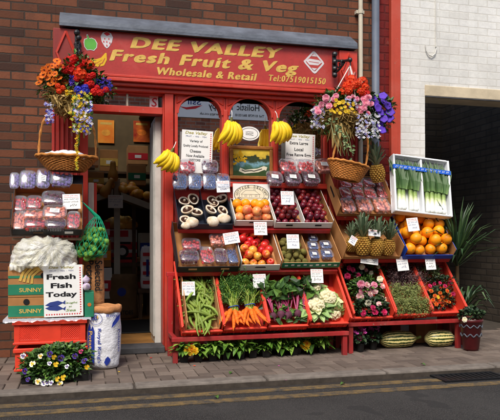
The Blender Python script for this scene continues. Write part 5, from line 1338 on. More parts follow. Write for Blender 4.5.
# ---------------------------------------------------------------- bedding plants, cyclamen, marrows under the stands
random.seed(55)
def cell_tray(px, py, label, kind, npots, fl):
    g = gz(px, py+2.6, .003); o = thing('bedding_plants', label, 'bedding plants', T(g)); w = .115
    for i in range(npots):
        x = (i-(npots-1)/2)*w; mb = MB(); mb.lathe([(.040,0),(.048,.050),(.052,.051),(.052,.060),(.046,.060),(.044,.045),(0,.045)], 4, M=T(Vector((x,0,0))) @ RZ(45)); part('cell_pot', mb, M['black_pot'], o)
    mb = MB()
    for i in range(npots):
        x = (i-(npots-1)/2)*w
        for k in range(38):
            an = U(0, 6.28); e = U(-.2,1.0); mb.leaf((x+U(-.03,.03), U(-.03,.02), .05+U(0,.07)), (math.cos(an), math.sin(an)-.2, e), (0,0,1), U(.07,.12)*(.75 if kind else 1), U(.035,.055)*(.6 if kind else 1), .35)
    part('foliage', mb, M['leaf_bright'], o)
    for (fx, fy) in fl: bloom('yellowd', o, fx, fy, g.y-.06, .032, .4)
    return o
cell_tray(198, 358.5, 'leafy bedding plants with a yellow bloom at the left end under the stand', 0, 3, ((187.5,349.5),(192,348.5),(190,352),(195,351)))
cell_tray(226, 356.5, 'broad leaved bedding plants in black pots under the carrots', 0, 3, ())
cell_tray(252, 354.5, 'low fine leaved bedding plants in black pots under the beetroot', 1, 3, ())
cell_tray(280, 352.5, 'bright leaved bedding plants in black pots, third from right under the stand', 0, 3, ())
cell_tray(309, 350.5, 'bedding plants with yellow blooms under the cauliflowers', 0, 3, ((304,345.5),(307,344),(306,347)))
def cyclamen(px, py, label, n):
    g = gz(px, py, .003); o = thing('potted_cyclamen', label, 'pot plant', T(g+Vector((0,-.04,0))) @ SC(.72)); mb = MB(); mb.lathe([(.04,0),(.055,.09),(.06,.09),(.06,.10),(.05,.10),(.05,.085),(0,.085)], 18); part('pot', mb, M['black_pot'], o, smooth=False)
    mb = MB(); foliage(mb, (0,0,.15), .10, .09, .08, 150, .05, .045, lo=-.6); part('foliage', mb, M['leaf_dark'], o)
    st = MB()
    for i in range(n):
        e = Vector((U(-.09,.09), U(-.06,.04), U(.20,.27))); st.tube([(0,0,.1), (e.x*.6, e.y*.6, e.z*.7), e], .0025, 4)
        part('flower', FL['cyc'], None, o, T(e) @ RX(U(-40,60)) @ RZ(U(0,360)) @ SC(U(.022,.03)))
    part('stems', st, M['beet_stem'], o)
cyclamen(358, 350.5, 'pink cyclamen in a black pot beside the stand leg', 12); cyclamen(371, 348.5, 'pink cyclamen in a black pot touching the left marrow', 13)
t = NT('marrow'); g_ = t.coord(); sx = t.n('ShaderNodeSeparateXYZ'); t.l(g_, sx.inputs[0])
an = t.math('ARCTAN2', sx.outputs[1], sx.outputs[2]); wv = t.math('SINE', t.math('ADD', t.math('MULTIPLY', an, 15.0), t.math('MULTIPLY', t.noise(26, 5), 5.0)))
f = t.math('ADD', t.math('MULTIPLY', wv, .34), t.math('MULTIPLY', t.noise(70, 5), 1.05))
t.base(t.ramp(f, [(.30, lin((40,64,32))), (.44, lin((110,124,58))), (.56, lin((230,210,130))), (.8, lin((244,228,156)))])); M['marrow'] = t.set(.4, .45)
def marrow(px0, px1, py, r, label, yaw):
    g0, g1 = gz(px0, py, 0), gz(px1, py, 0); L = g1.x-g0.x; c = (g0+g1)/2; mb = MB()
    mb.lathe([(0,-L/2),(r*.35,-L/2+.006),(r*.68,-L/2+.035),(r*.92,-L*.32),(r,-.08*L),(r*.98,.12*L),(r*.86,.32*L),(r*.6,L/2-.04),(r*.3,L/2-.008),(0,L/2)], 40, fn=lambda q, z, a_: (q*(1+.022*math.cos(10*a_)), z), M=RY(90))
    o = thing('marrow', label, 'marrow', T(Vector((c.x, c.y, r*1.0))) @ RZ(yaw)); part('skin', mb, M['marrow'], o, smooth=True)
    mb = MB(); mb.tube([(L/2-.012,0,0),(L/2+.02,0,.004),(L/2+.045,.0,.012)], [.018,.012,.014], 7); part('stalk', mb, M['bean'], o); return o
marrow(377, 419, 347.5, .076, 'striped yellow and green marrow on the ground beside the cyclamen', 1); marrow(423, 457, 346.5, .075, 'darker striped marrow on the ground at the right under the stand', -3)
g = gz(407, 337, 0); bxo = thing('cardboard_box', 'plain cardboard box standing behind the marrows', 'box', T(Vector((g.x, -.15, .002)))); mb = MB(); mb.box(-.11,.11,-.06,.08,0,.2); part('carton', mb, M['cardboard'], bxo, bevel=.004)
mb = MB(); mb.box(-.02,.02,-.0615,-.0602,.01,.199); part('tape', mb, M['cardboard_pale'], bxo)
# ---------------------------------------------------------------- flowering plants in the right crates
random.seed(66)
Mx, w, l = cR
def crate_plant(name, label, px, py, Mx, n, rx, ry, rz, leafm, nl, L, W, blooms, r, Y, cat='pot plant'):
    q = onplane(Mx, px, py, n); p = Mx @ Vector((q.x, q.y, n)); o = thing(name, label, cat, T(p)); mb = MB(); foliage(mb, (0,0,0), rx, ry, rz, nl, L, W); part('foliage', mb, M[leafm], o)
    mb = MB(); mb.lathe([(.045,-.12),(.06,-.02),(.055,-.02),(0,-.03)], 14, M=T(Vector((0,.05,-.02)))); part('pot', mb, M['black_pot'], o)
    for (k, a, b) in blooms: bloom(k, o, a, b, p.y-ry*.82+U(-.02,.02), r*U(.85,1.15), .45)
    return o
crate_plant('rose_plant', 'potted rose plant with cerise blooms at the top left of its crate', 352, 276, Mx, .05, .12, .09, .12, 'leaf_dark', 380, .042, .028, [('ceriserose',349,268),('ceriserose',353,270),('creamrose',362,267),('ceriserose',347.5,276),('ceriserose',358,275)], .026, 0)
crate_plant('rose_plant', 'potted rose plant with cream buds at the top right of its crate', 372, 274, Mx, .05, .13, .09, .11, 'leaf', 380, .042, .028, [('creamrose',378,267),('creamrose',371,273),('palerose',366,270),('creamrose',380,274)], .021, 0)
crate_plant('rose_plant', 'potted rose plant packed with pale pink blooms in the middle of its crate', 366, 291, Mx, .065, .18, .10, .13, 'leaf', 620, .042, .028, [('pinkrose',361,284),('palerose',367,285),('pinkrose',361,291),('palerose',367,291),('pinkrose',372,289),('palerose',375,291.5),('pinkrose',374,285),('creamrose',380,279),('palerose',382,286),('palerose',360,296),('creamrose',371,299),('creamrose',381,296.5),('creamrose',387,299.5),('palerose',370,294)], .032, 0)
crate_plant('rose_plant', 'potted rose plant with deep pink blooms at the front of its crate', 371, 308, Mx, .06, .18, .09, .09, 'leaf_dark', 520, .042, .028, [('ceriserose',363,313),('ceriserose',373,308),('ceriserose',384,312),('ceriserose',375,312),('creamrose',368,303),('palerose',379,304)], .028, 0)
def heather(px, py, Mx, label, mname, rx, rz, n):
    q = onplane(Mx, px, py, .05); p = Mx @ Vector((q.x, q.y, .05)); o = thing('heather_plant', label, 'pot plant', T(p)); mb = MB()
    for i in range(n):
        b = Vector((U(-rx,rx), U(-.06,.04), U(-rz,rz))); d = Vector((U(-.5,.5), -.5+U(-.4,.4), U(.2,1))).normalized(); L = U(.05,.09)
        for k in range(7):
            c = b+d*L*k/7; s_ = Vector((U(-1,1), U(-1,1), U(-.2,1))).normalized(); mb.leaf(c, s_, d, .016, .006, .1)
    part('sprigs', mb, mname, o)
    mb = MB(); mb.lathe([(.05,-.12),(.065,-.03),(.06,-.03),(0,-.04)], 14, M=T(Vector((0,.06,-.02)))); part('pot', mb, M['black_pot'], o)
M['heather_p'] = leafmat('heather_p', (56,34,44), (92,70,66), (130,98,98)); M['heather_g'] = leafmat('heather_g', (70,84,38), (122,134,66), (164,170,100))
heather(401, 274, cH[0], 'purplish heather at the back of the middle right crate', M['heather_p'], .16, .11, 520); heather(407, 286, cH[0], 'dull mauve heather in the centre of the middle right crate', M['heather_p'], .16, .09, 420)
heather(404, 297, cH[0], 'grey green heather left of centre in its crate', M['heather_g'], .16, .08, 460); heather(411, 309, cH[0], 'yellow green heather at the front of its crate', M['heather_g'], .16, .07, 520)
bl = [('orangef',431,291),('orangef',435,296),('orangef',439,300),('orangef',443,296),('orangef',447,291),('orangef',450,295),('orangef',436,304),('orangef',442,305),('orangef',433,300),('orangef',446,301),('orangef',440,293),('orangef',449,302),('yellow',438,297),('ceriserose',445,286),('ceriserose',453,294)]
crate_plant('begonia_plant', 'pot plant covered in orange blooms at the front of the far right crate', 440, 299, cO[0], .05, .15, .09, .11, 'leaf_dark', 480, .035, .022, bl, .020, 0)
crate_plant('begonia_plant', 'pot plant with cerise blooms between pale leaves and orange blooms', 444, 285, cO[0], .05, .14, .09, .09, 'leaf_dark', 340, .035, .022, [('ceriserose',430,286),('ceriserose',434,284),('ceriserose',440,283),('ceriserose',450,283),('cerise' and 'ceriserose',428,292)], .019, 0)
crate_plant('variegated_plant', 'pale variegated leafy plant at the back of the far right crate', 428, 273, cO[0], .05, .13, .08, .08, 'leaf_grey', 300, .042, .02, [], .02, 0)
# ---------------------------------------------------------------- spiky palm and pots at the far right
random.seed(71)
YK = -.30; g = gz(463, 349, 0); pl = thing('cordyline_palm', 'tall spiky palm plant rising at the far right behind the crates', 'palm', T(Vector((at(457, 300, YK).x, YK, 0))))
L0 = pl.location; tp = at(457, 262, YK)-L0
mb = MB(); mb.tube([(0,0,.28), (.006,0,.5), (tp.x,0,tp.z)], [.022,.018,.016], 8); part('trunk', mb, M['stem'], pl)
mb = MB()
for i in range(80):
    an = U(0, 6.28); t_ = U(.05,1.1); d = Vector((math.cos(an)*t_, math.sin(an)*t_*.7, U(.5,1.1))).normalized(); L = U(.42,.72); b = tp+Vector((0,0,U(-.06,.06)))
    dr = t_*.22; mb.blade([b, b+d*L*.4, b+d*L*.75+Vector((0,0,-dr*.4)), b+d*L+Vector((d.x*.05, 0, -dr))], U(.022,.032))
part('upper_leaves', mb, M['yucca'], pl)
mb = MB(); b0 = at(466, 312, YK-.04)-L0
for i in range(44):
    an = U(0, 6.28); d = Vector((math.cos(an), math.sin(an)*.7, U(.5,1.6))).normalized(); L = U(.28,.46); b = b0+Vector((U(-.02,.02), 0, U(-.05,.05))); mb.blade([b, b+d*L*.45, b+d*L*.8+Vector((0,0,-.07)), b+d*L+Vector((d.x*.06, 0, -.20))], U(.018,.026))
part('lower_leaves', mb, M['yucca'], pl)
mb = MB(); mb.lathe([(.09,0),(.125,.24),(.135,.24),(.135,.28),(.115,.28),(.11,.25),(0,.25)], 22); part('planter', mb, M['red_old'], pl)
g = gz(471, 350, 0.002); rp = thing('red_pot', 'red pot with a white pattern and pale flowering plant at the far right', 'pot plant', T(g) @ SC(.8,.8,.92)); mb = MB(); mb.lathe([(.075,0),(.085,.02),(.12,.27),(.13,.275),(.13,.30),(.11,.30),(.105,.27),(0,.27)], 26); part('pot', mb, mat('dark_red_pot', (84,20,24), .4, .25, 8, .1, 40, .4, dirt=.5), rp, smooth=True)
mb = MB()
for z, k in ((.235, 0), (.15, 1)):
    r = .092+.11*z; mb.tube([((r+.002)*math.cos(a_), (r+.002)*math.sin(a_), z+.03*abs(((a_*1.6+k*.5) % 1)-.5)*2-.015) for a_ in [2*math.pi*i/72 for i in range(73)]], .006, 5)
part('white_pattern', mb, M['lead'], rp)
mb = MB(); foliage(mb, (0,0,.33), .15, .11, .06, 190, .055, .035, lo=-.3); part('foliage', mb, M['leaf_dark'], rp)
for (a_, b_) in ((463,317),(470,319),(476,320)): bloom('creamrose', rp, a_, b_, g.y-.07, .028)
ct = thing('red_carton', 'low dark red box behind the marrow at the foot of the palm', 'box', T(Vector((gz(452, 344, 0).x, -.30, .002)))); mb = MB(); mb.box(-.05,.05,-.06,.06,0,.22); part('carton', mb, M['red_old'], ct, bevel=.004); mb = MB(); mb.box(-.052,.052,-.062,.062,.2205,.235); part('lid', mb, M['red_dark'], ct, bevel=.003)
# ---------------------------------------------------------------- LEFT GROUP
random.seed(88)
YB = -.72
def big_crate(px0, px1, py0, py1, label):
    a, b = at(px0, py1, YB), at(px1, py0, YB); w = b.x-a.x; h = b.z-a.z; o = thing('stacking_crate', label, 'crate', T(Vector(((a.x+b.x)/2, YB, a.z)))); hw = w/2; d = .40
    mb = MB(); t_ = .012                                   # open box with holes cut as a lattice in the front
    mb.box(-hw, hw, t_, d, 0, t_); mb.box(-hw, -hw+t_, t_+.0003, d, t_+.0003, h-.0005); mb.box(hw-t_, hw, t_+.0003, d, t_+.0003, h-.0005); mb.box(-hw+t_+.0003, hw-t_-.0003, d-t_, d-.0002, t_+.0003, h-.0006)
    gx0, gx1 = hw*.30, hw*.84
    mb.box(-hw, -gx1, 0, t_, 0, h); mb.box(gx1, hw, 0, t_, 0, h); mb.box(-gx0, gx0, 0, t_, 0, h)
    for s_ in (-1, 1):
        x0, x1 = min(s_*gx0, s_*gx1)+.0003, max(s_*gx0, s_*gx1)-.0003
        mb.box(x0, x1, 0.0002, t_, h*.84, h-.0003); mb.box(x0, x1, 0.0002, t_, .0003, h*.22)
    part('shell', mb, M['red_crate'], o, bevel=.002)
    for s_ in (-1, 1):
        mb = MB(); x0, x1 = min(s_*gx0, s_*gx1), max(s_*gx0, s_*gx1); n = 9; zz0, zz1 = h*.22, h*.84; st = (x1-x0)/n
        for i in range(-n, n+1):
            for q in (1, -1):
                pts = []
                for f in (0, 1):
                    pts.append((x0+(i+(f if q > 0 else n-f)*1.0)*st*1.0, zz0+(zz1-zz0)*f))
                (xa_, za_), (xb_, zb_) = (x0+i*st, zz0), (x0+i*st+q*(zz1-zz0), zz1)
                def clip(xa_, za_, xb_, zb_):
                    if abs(xb_-xa_) < 1e-9: return None
                    ts = sorted([(x0-xa_)/(xb_-xa_), (x1-xa_)/(xb_-xa_)]); t0, t1 = max(0, ts[0]), min(1, ts[1])
                    return None if t1-t0 < .05 else ((xa_+(xb_-xa_)*t0, za_+(zb_-za_)*t0), (xa_+(xb_-xa_)*t1, za_+(zb_-za_)*t1))
                for (A, B) in [clip(xa_, za_, xb_, zb_)] if clip(xa_, za_, xb_, zb_) else []: mb.tube([(A[0], .006, A[1]), (B[0], .006, B[1])], .0052, 4)
                c2 = clip(x0+(i+n)*st+n*st*(q < 0)*0, zz0, x0+(i+n)*st+q*(zz1-zz0), zz1)
                if c2 and q < 0: mb.tube([(c2[0][0], .0065, c2[0][1]), (c2[1][0], .0065, c2[1][1])], .0052, 4)
        part('lattice', mb, M['red_crate'], o)
    mb = MB(); mb.box(-hw-.012, hw+.012, -.014, -.0005, h-.03, h-.001); mb.box(-hw-.008, hw+.008, -.009, -.0005, .002, .02); mb.box(-hw-.012, -hw-.0005, 0, d, h-.03, h-.0012); mb.box(hw+.0005, hw+.012, 0, d, h-.03, h-.0012)
    part('rim', mb, M['red_crate'], o, bevel=.004); return o, w, h
zc0 = .004
p0 = at(50, 319, YB); H2 = (p0.z-zc0)/2
ya = lambda z: HY+(CAM.z-z)/sc(50, YB)
o1, w1, h1 = big_crate(15, 86, ya(zc0+H2-.004), ya(zc0), 'red lattice crate at the bottom of the stack behind the pansies')
o2, w2, h2 = big_crate(14, 85.5, ya(zc0+2*H2), ya(zc0+H2), 'red lattice crate on top of the stack below the fish sign')
top = zc0+2*H2+.003
# polythene sheet and banana box
YX = -.70
a, b = at(8, 300, YX), at(84, 300, YX); bwid = b.x-a.x; zA = top+.006; zB = at(50, 266, YX).z
sh = MB(); random.seed(4); n = 70; vs = []
for i in range(n+1):
    x = a.x-.03+(bwid+.08)*i/n; f = .012+.005*math.sin(i*.37)+.004*math.sin(i*.9)+U(0,.003); vs += [(x, YX+.35, top+.001), (x, YX-.045, top+.002+U(0,.003)), (x, YX-.055+U(-.006,.006), top-f)]
sh.add(vs, [(3*i+j, 3*i+j+1, 3*i+j+4, 3*i+j+3) for i in range(n) for j in range(2)]); o = link('polythene_sheet', sh.mesh('polythene_sheet', glassmat('polythene', .08, (.95,.96,.97,1), .15, .4), True)); tag(o, 'crumpled clear plastic sheet between the banana boxes and red crates', 'plastic sheet')
def banana_box(z0, z1, label, yw, full):
    o = thing('banana_box', label, 'box', T(Vector(((a.x+b.x)/2, YX, z0)))); h = z1-z0; hw = bwid/2
    mb = MB(); mb.box(-hw, hw, 0, .36, 0, h); part('carton', mb, M['cardboard'], o, bevel=.004)
    mb = MB(); mb.box(-hw+.001, hw-.001, -.0028, -.0006, .02 if full else .012, h*.42 if full else h*.62); mb.box(hw+.0006, hw+.0028, .02, .34, .02, h*.42); part('green_band', mb, M['green_card'], o)
    part('lettering', text_mesh('lettering', 'SUNNY  SUNNY', .34, .030, M['gold'], 0, .02), M['gold'], o, T(Vector((-.02, -.0036, h*.24 if full else h*.35))) @ WALL)
    if full:
        mb = MB(); mb.box(-hw+.001, hw-.001, -.0028, -.0006, h*.62, h*.70); part('green_band', mb, M['green_card'], o)
        mb = MB()
        for k in range(4): mb.strip([(-.20+.035*k, .0), (-.215+.03*k+.02, .07), (-.17+.035*k, .13), (-.12+.035*k, .165)], .024-.001*k, .0002*k)
        part('banana_print', mb, M['gold'], o, T(Vector((-.03, -.0034, h*.36))) @ WALL @ RZ(-14) @ SC(.8))
        mb = MB(); mb.prism(circ(0,0,.022), .0, .001); part('round_hole', mb, M['ink_black'], o, T(Vector((-.02, -.0031, h*.70))) @ WALL)
    else:
        mb = MB(); mb.prism(circ(0,0,.022), .0, .001); part('round_hole', mb, M['ink_black'], o, T(Vector((-.14, -.0031, h*.8))) @ WALL)
    return o
zm = at(50, 297, YX).z
banana_box(zA, zm-.002, 'lower banana carton with a green band, directly on the plastic sheet', 0, 0); banana_box(zm, zB, 'upper banana carton printed with bananas behind the fish sign', 0, 1)
# white plastic bag bulging on top
random.seed(12); mb = MB(); c = Vector(((a.x+at(78, 250, YX).x)/2, YX+.12, zB+.0)); hx = (at(78, 250, YX).x-a.x)/2; hz = at(50, 237, YX).z-zB
n1, n2 = 150, 46; vs = []; kx_, kz_ = c.x+.05, c.z+hz*.80
for i in range(n2+1):
    for j in range(n1):
        an = 2*math.pi*j/n1; ph = i/n2*math.pi/2; rr = math.cos(ph)**.55 if i < n2 else 0
        p = Vector((hx*rr*math.cos(an), .20*rr*math.sin(an), hz*math.sin(ph)**.9)); q = Vector((c.x+p.x-kx_, 0, c.z+p.z-kz_)); ga = math.atan2(q.z, q.x); dd = q.length
        k = .0035*min(1, dd/.07)*(math.sin(9*ga+2.2*math.sin(dd*17))+.8*math.sin(21*ga+2.3*math.sin(dd*29+1))+.6*math.sin(43*ga+3*math.sin(dd*23)))+.005*math.sin(31*p.x+25*p.z+3*math.sin(19*p.x))+.003*math.sin(83*p.x-61*p.z)
        nrm = Vector((p.x/hx/hx, p.y/.04, p.z/hz/hz+.001)).normalized()
        if dd < .03: k += .022*(1-dd/.03)
        p = p+nrm*k; vs.append((c.x+p.x, c.y+p.y, max(zB+.002, c.z+.003+p.z)))
mb.add(vs, [(i*n1+j, i*n1+(j+1) % n1, (i+1)*n1+(j+1) % n1, (i+1)*n1+j) for i in range(n2) for j in range(n1)])
sk = []; N_ = 120                                       # loose skirt of the bag hanging over the front of the box
for i in range(N_+1):
    x = a.x+.01+(2*hx-.02)*i/N_; w_ = .004*math.sin(i*.9)+.003*math.sin(i*.37+1); dp = .022+.014*math.sin(i*.11)+.008*math.sin(i*.31+2)+U(0,.003)
    sk += [(x, YX+.03, zB+.02+.006*math.sin(i*.5)), (x, YX-.012+w_, zB+.008), (x, YX-.018+w_*1.6, zB-dp*.5), (x, YX-.014+w_*2, zB-dp)]
mb.add(sk, [(4*i+j, 4*i+j+1, 4*i+j+5, 4*i+j+4) for i in range(N_) for j in range(3)])
o = link('plastic_bag', mb.mesh('plastic_bag', M['plastic_bag'], True)); tag(o, 'bulging white plastic bag gathered on top of the banana boxes', 'bag')
fs_, a_, b_ = notice('fish_sign', 'white Fresh Fish Today sign propped on the banana boxes', 43.8, 83, 265, 316.5, YX-.03, [('Dee Valley', -.04, .45, .66, .06, 'ink_olive', .02), ('FRUIT  -  VEG  -  FISH', -.04, .39, .6, .026, 'ink_blue', 0), ('Fresh', -.05, .275, .74, .10, 'ink_black', .035), ('Fish', -.05, .105, .54, .10, 'ink_black', .035), ('Today', -.05, -.08, .80, .125, 'ink_black', .035), ('Caught', .17, -.24, .38, .05, 'ink_green', .01), ('at', .17, -.31, .08, .03, 'ink_green', .01), ('Sea', .18, -.38, .26, .05, 'ink_green', .01)], 'both', 1)
for fy in (-.25, -.34):
    mb = MB(); L = a_*.55; mb.prism([(-L,0),(-L*.5,.018),(L*.3,.022),(L*.75,.004),(L,.020),(L*.95,-.014),(L*.72,-.002),(L*.2,-.016),(-L*.6,-.014)][::-1], .0004, .0012); part('fish_drawing', mb, M['ink_blue'], fs_, T(Vector((-a_*.42, fy*2*b_, 0))) @ RZ(6 if fy > -.3 else -4) @ SC(.95))
# garlic bulbs beside the sign
def garlic():
    mb = MB(); mb.lathe([(0,-.03),(.02,-.028),(.034,-.008),(.030,.014),(.014,.028),(.006,.045),(0,.047)], 20, fn=lambda r, z, an: (r*(1+.06*math.cos(7*an)), z)); return single('garlic_bulb', mb, mat('garlic', (238,230,232), .5, .1, 30, .1, 60, .3, col2=(196,170,208)), 'purple garlic bulb', 'garlic')
gk = Maker(garlic()); gk(T(at(86, 279.5, YX-.02)) @ RX(30) @ SC(.8), 'purple white garlic bulb right of the fish sign, upper one'); gk(T(at(86.5, 286.5, YX-.03)) @ RX(60) @ RZ(40) @ SC(.85), 'purple white garlic bulb right of the fish sign, lower one')
gb = thing('garlic_carton', 'small open carton under the garlic bulbs right of the fish sign', 'box', T(Vector((at(87, 300, YX).x+.005, YX+.0, top+.004)))); mb = MB(); hh = at(87, 291, YX).z-top-.01; mb.box(-.022,.045,-.03,.15,0,hh); part('carton', mb, M['green_card'], gb, bevel=.003); mb = MB(); mb.prism(circ(.012,hh*.5,.014), .0, .001); part('label_spot', mb, P['orangef'], gb, T(Vector((0,-.0312,0))) @ WALL)
# black berry box on a rack above
Mx, w, l = trayM(12, 83.5, 235, -.62, 193, 48)
rk = thing('wall_rack', 'dark wooden rack under the left berry box', 'rack', T(Vector(((Mx.translation.x), -.3, 0))))
mb = MB(); z0 = Mx.translation.z-.02; mb.box(-w/2, w/2-.01, -.30, .26, z0-.02, z0); part('shelf', mb, M['dark_wood'], rk)
for sx in (-1, 1): mb = MB(); x = sx*(w/2-.05); mb.box(x-.015, x+.015, .19, .22, 0, z0-.021); part('leg', mb, M['dark_wood'], rk)
o = tray('produce_box', 'black cardboard box of berry punnets above the fish sign', 'box', Mx, w, l, .11, .06, .11, .006, M['black_card'], M['cardboard'])
mb = MB(); mb.box(w*.24, w*.36, -.003, -.0006, .018, .04); part('label', mb, M['paper'], o); mb = MB(); mb.box(-w*.2, -w*.06, -.003, -.0006, .02, .032); part('hand_hole', mb, M['dark_wood'], o)
mb = MB(); mb.box(-w/2, w/2, l+.0005, l+.10, .098, .106); part('back_flap', mb, M['black_card'], o)
for k, x0, x1, y0, y1, n, lab in (('straw',13,27,199,214,.03,'punnet of red berries at the far left back of the left black box'),('straw',27,42,199,212,.04,'dark red punnet left of centre at the back of the left black box'),('rasp',42.5,65,196,209,.06,'punnet of raspberries at the back beside the price card'),('pinks',43.5,66.5,210,223,.06,'pale pink topped punnet in the middle of the left black box'),('pink',13,26,214,232,.035,'pink berry punnet at the far left front of the left black box'),('pink',23.5,44,214,223,.06,'pale berry punnet second row left in the left black box'),('straw',25,46,222.5,232.5,.04,'strawberry punnet at the front left of the left black box'),('rasp',46,66,223,232.5,.04,'dark berry punnet at the front centre of the left black box'),('straw',67,80,214,231,.045,'upright strawberry punnet at the right end of the left black box'),('rasp',66,79,208,214,.03,'berry punnet mostly hidden behind the left price card')): punnet(k, x0, x1, y0, y1, lab, Mx, n, roll=U(-3,3))
price_card(71.5, 201.5, 17, 15.5, -.55, 'white price card on the left black berry box', 3)
for k, x0, x1, y0, y1, lab in (('grape',10,19.5,174,190,'purple grape punnet at the very left of the top row'),('grape',20,36.5,173,191,'purple grape punnet left of the upright stickered one'),('grapes',36.5,50.5,171,190.5,'upright grape punnet with white sticker above the left black box'),('grape',51,72.5,175,189.5,'wide grape punnet lying open at the right of the top row')): punnet(k, x0, x1, y0, y1, lab, Y=-.40, tilt=66, roll=U(-3,3))
# net of sprouts
random.seed(91); YN = -.52; nb_ = thing('sprout_net', 'green net bag full of sprouts hanging from the left berry box', 'bag', T(at(93, 228, YN))); L0 = nb_.location
mb = MB(); hang = at(81.5, 201, YN)-L0
def netp(f, an): z = .09-f*.33; r = (.02+.115*min(1, f*1.7)**.8)*(1 if f < .8 else math.sqrt(max(0, 1-((f-.8)/.2)**2))); cx_ = (-.055-.03*math.sin(f*3)*0)*(f)**1.0+.03; q = Vector((cx_+r*math.cos(an)*.92, r*.75*math.sin(an), z)); return q
n = 18
for j in range(n):
    for tw in (1, -1): mb.tube([hang+Vector((0,0,0))]+[netp(f/9, 2*math.pi*j/n+tw*f*.18) for f in range(10)], .0022, 4)
part('net', mb, M['net'], nb_)
sm = MB(); sm.ball(r=1, n=10, k=7)
for i in range(9):
    an = U(0,6.28); ph = U(-1.2,1.2); d = Vector((math.cos(an)*math.cos(ph), math.sin(an)*math.cos(ph), math.sin(ph))); sm.ball(d*.2, .86, 1, 1, 1, 10, 7)
sme = sm.mesh('sprout', M['sprout'], True); cnt = 0
for i in range(420):
    f = U(.3,.99); an = U(0, 6.28); q = netp(f, an); ctr = netp(f, 0)*.5+netp(f, math.pi)*.5; k = U(.55,.9)
    if cnt < 98: part('sprout', sme, None, nb_, T(ctr+(q-ctr)*(k if i > 30 else .3)) @ rnd() @ SC(U(.019,.025))); cnt += 1
# brown potato sack standing by the door
random.seed(14)
def sack(name, label, px, py0, py1, wpx, Y, mt, depth=.72, fold=.06, seed=1, top_open=False):
    random.seed(seed); s = sc(px, Y); p = at(px, py1, Y); H_ = (py1-py0)*s; r0 = wpx*s/2; o = thing(name, label, 'sack', T(p)); mb = MB()
    prof = [(0,.0),(r0*.86,.004),(r0*.97,.05*H_),(r0*1.0,.2*H_),(r0*.98,.4*H_),(r0*1.0,.6*H_),(r0*.97,.8*H_),(r0*.93,.93*H_),(r0*.80,H_)]
    if top_open: prof = [(0,0),(r0*.82,.004),(r0*.93,.05*H_),(r0*.98,.2*H_),(r0,.45*H_),(r0*.98,.7*H_),(r0*.96,.86*H_)]
    P2 = []
    for i in range(len(prof)-1):
        for k in range(3): f = k/3; P2.append((prof[i][0]*(1-f)+prof[i+1][0]*f, prof[i][1]*(1-f)+prof[i+1][1]*f))
    P2.append(prof[-1])
    if not top_open: P2 += [(r0*.4, H_*1.01), (0, H_*1.0)]
    N = 40; ph = [U(0,6) for _ in range(6)]
    fn = lambda r, z, a: (r*(1+fold*.5*math.sin(3*a+ph[0]+z*9)+fold*.4*math.sin(7*a+ph[1]-z*14)+fold*.35*math.sin(z*38+2*a+ph[2])), z)
    mb.lathe(P2, N, M=SC(1, depth, 1), fn=fn); part('bag', mb, mt, o, smooth=True); return o, r0, H_, s
# ps: supports so the brown sack stands on an upturned crate
o, r0, H_, s = sack('potato_sack', 'brown paper potato sack standing beside the doorway under the sprouts', 93.5, 251, 306, 21, -.42, M['sack_brown'], .8, .05, 3)
base = o.location.z
part('lettering', text_mesh('lettering', 'Selected', .235, .058, M['ink_black'], 0, .015), M['ink_black'], o, T(Vector((.038, -r0*.80-.004, H_*.56))) @ WALL @ RZ(-90))
part('lettering', text_mesh('lettering', 'Potatoes', .245, .058, M['ink_black'], 0, .015), M['ink_black'], o, T(Vector((-.028, -r0*.82-.003, H_*.55))) @ WALL @ RZ(-90))
sb_ = thing('wooden_block', 'dark wooden block under the brown potato sack', 'block', T(Vector((o.location.x, -.42, 0)))); mb = MB(); mb.box(-.085,.085,-.085,.085,.002,base-.001); part('block', mb, M['dark_wood'], sb_)
o, r0, H_, s = sack('paper_sack', 'white paper sack with blue print standing open on the pavement', 103.2, 303.5, 369, 34.5, -.62, M['sack_white'], .85, .045, 6, True)
o.location.z = .002
mb = MB(); N = 44; random.seed(2)
ring_ = lambda r, z, a: (r*(1+.02*math.sin(9*a)+.015*math.sin(17*a)), z+.004*math.sin(6*a))
mb.lathe([(r0*.955,.84*H_),(r0*1.02,.85*H_),(r0*1.06,.89*H_),(r0*1.03,.935*H_),(r0*.93,.95*H_),(r0*.86,.93*H_),(r0*.85,.80*H_),(0,.78*H_)], N, M=SC(1,.85,1), fn=ring_); part('rolled_rim', mb, M['sack_brown'], o, smooth=True)
def on_sack(fx, fz, pts, m_, nm):                      # print wrapped round the sack front; x = angle, y = height
    mb = MB(); vs = []; R_ = r0*1.062
    pts2 = []
    for i in range(len(pts)):
        p, q = pts[i], pts[(i+1) % len(pts)]
        for k in range(4): pts2.append((p[0]+(q[0]-p[0])*k/4, p[1]+(q[1]-p[1])*k/4))
    cxp = sum(p[0] for p in pts2)/len(pts2); cyp = sum(p[1] for p in pts2)/len(pts2)
    for (x, y) in [(cxp, cyp)]+pts2: an = -math.pi/2+x; vs.append((R_*math.cos(an), .85*R_*math.sin(an), y*H_))
    n = len(pts2); mb.add(vs, [(0, 1+i, 1+(i+1) % n) for i in range(n)]); part(nm, mb, m_, o)
on_sack(0,0,[(-.95,.12),(-.52,.10),(-.50,.58),(-.60,.66),(-.72,.60),(-.80,.70),(-.95,.60)], M['sack_blue'], 'blue_panel')
on_sack(0,0,[(.42,.62),(.62,.66),(1.0,.74),(1.1,.82),(.75,.78),(.5,.70)], M['sack_blue'], 'blue_ribbon')
on_sack(0,0,[(.02,.11),(.16,.06),(.30,.10),(.38,.15),(.22,.20),(.10,.17)], M['sack_blue'], 'blue_mark')
on_sack(0,0,[(-.40,.79),(-.34,.76),(-.28,.79),(-.33,.82)], M['gold'], 'gold_mark')
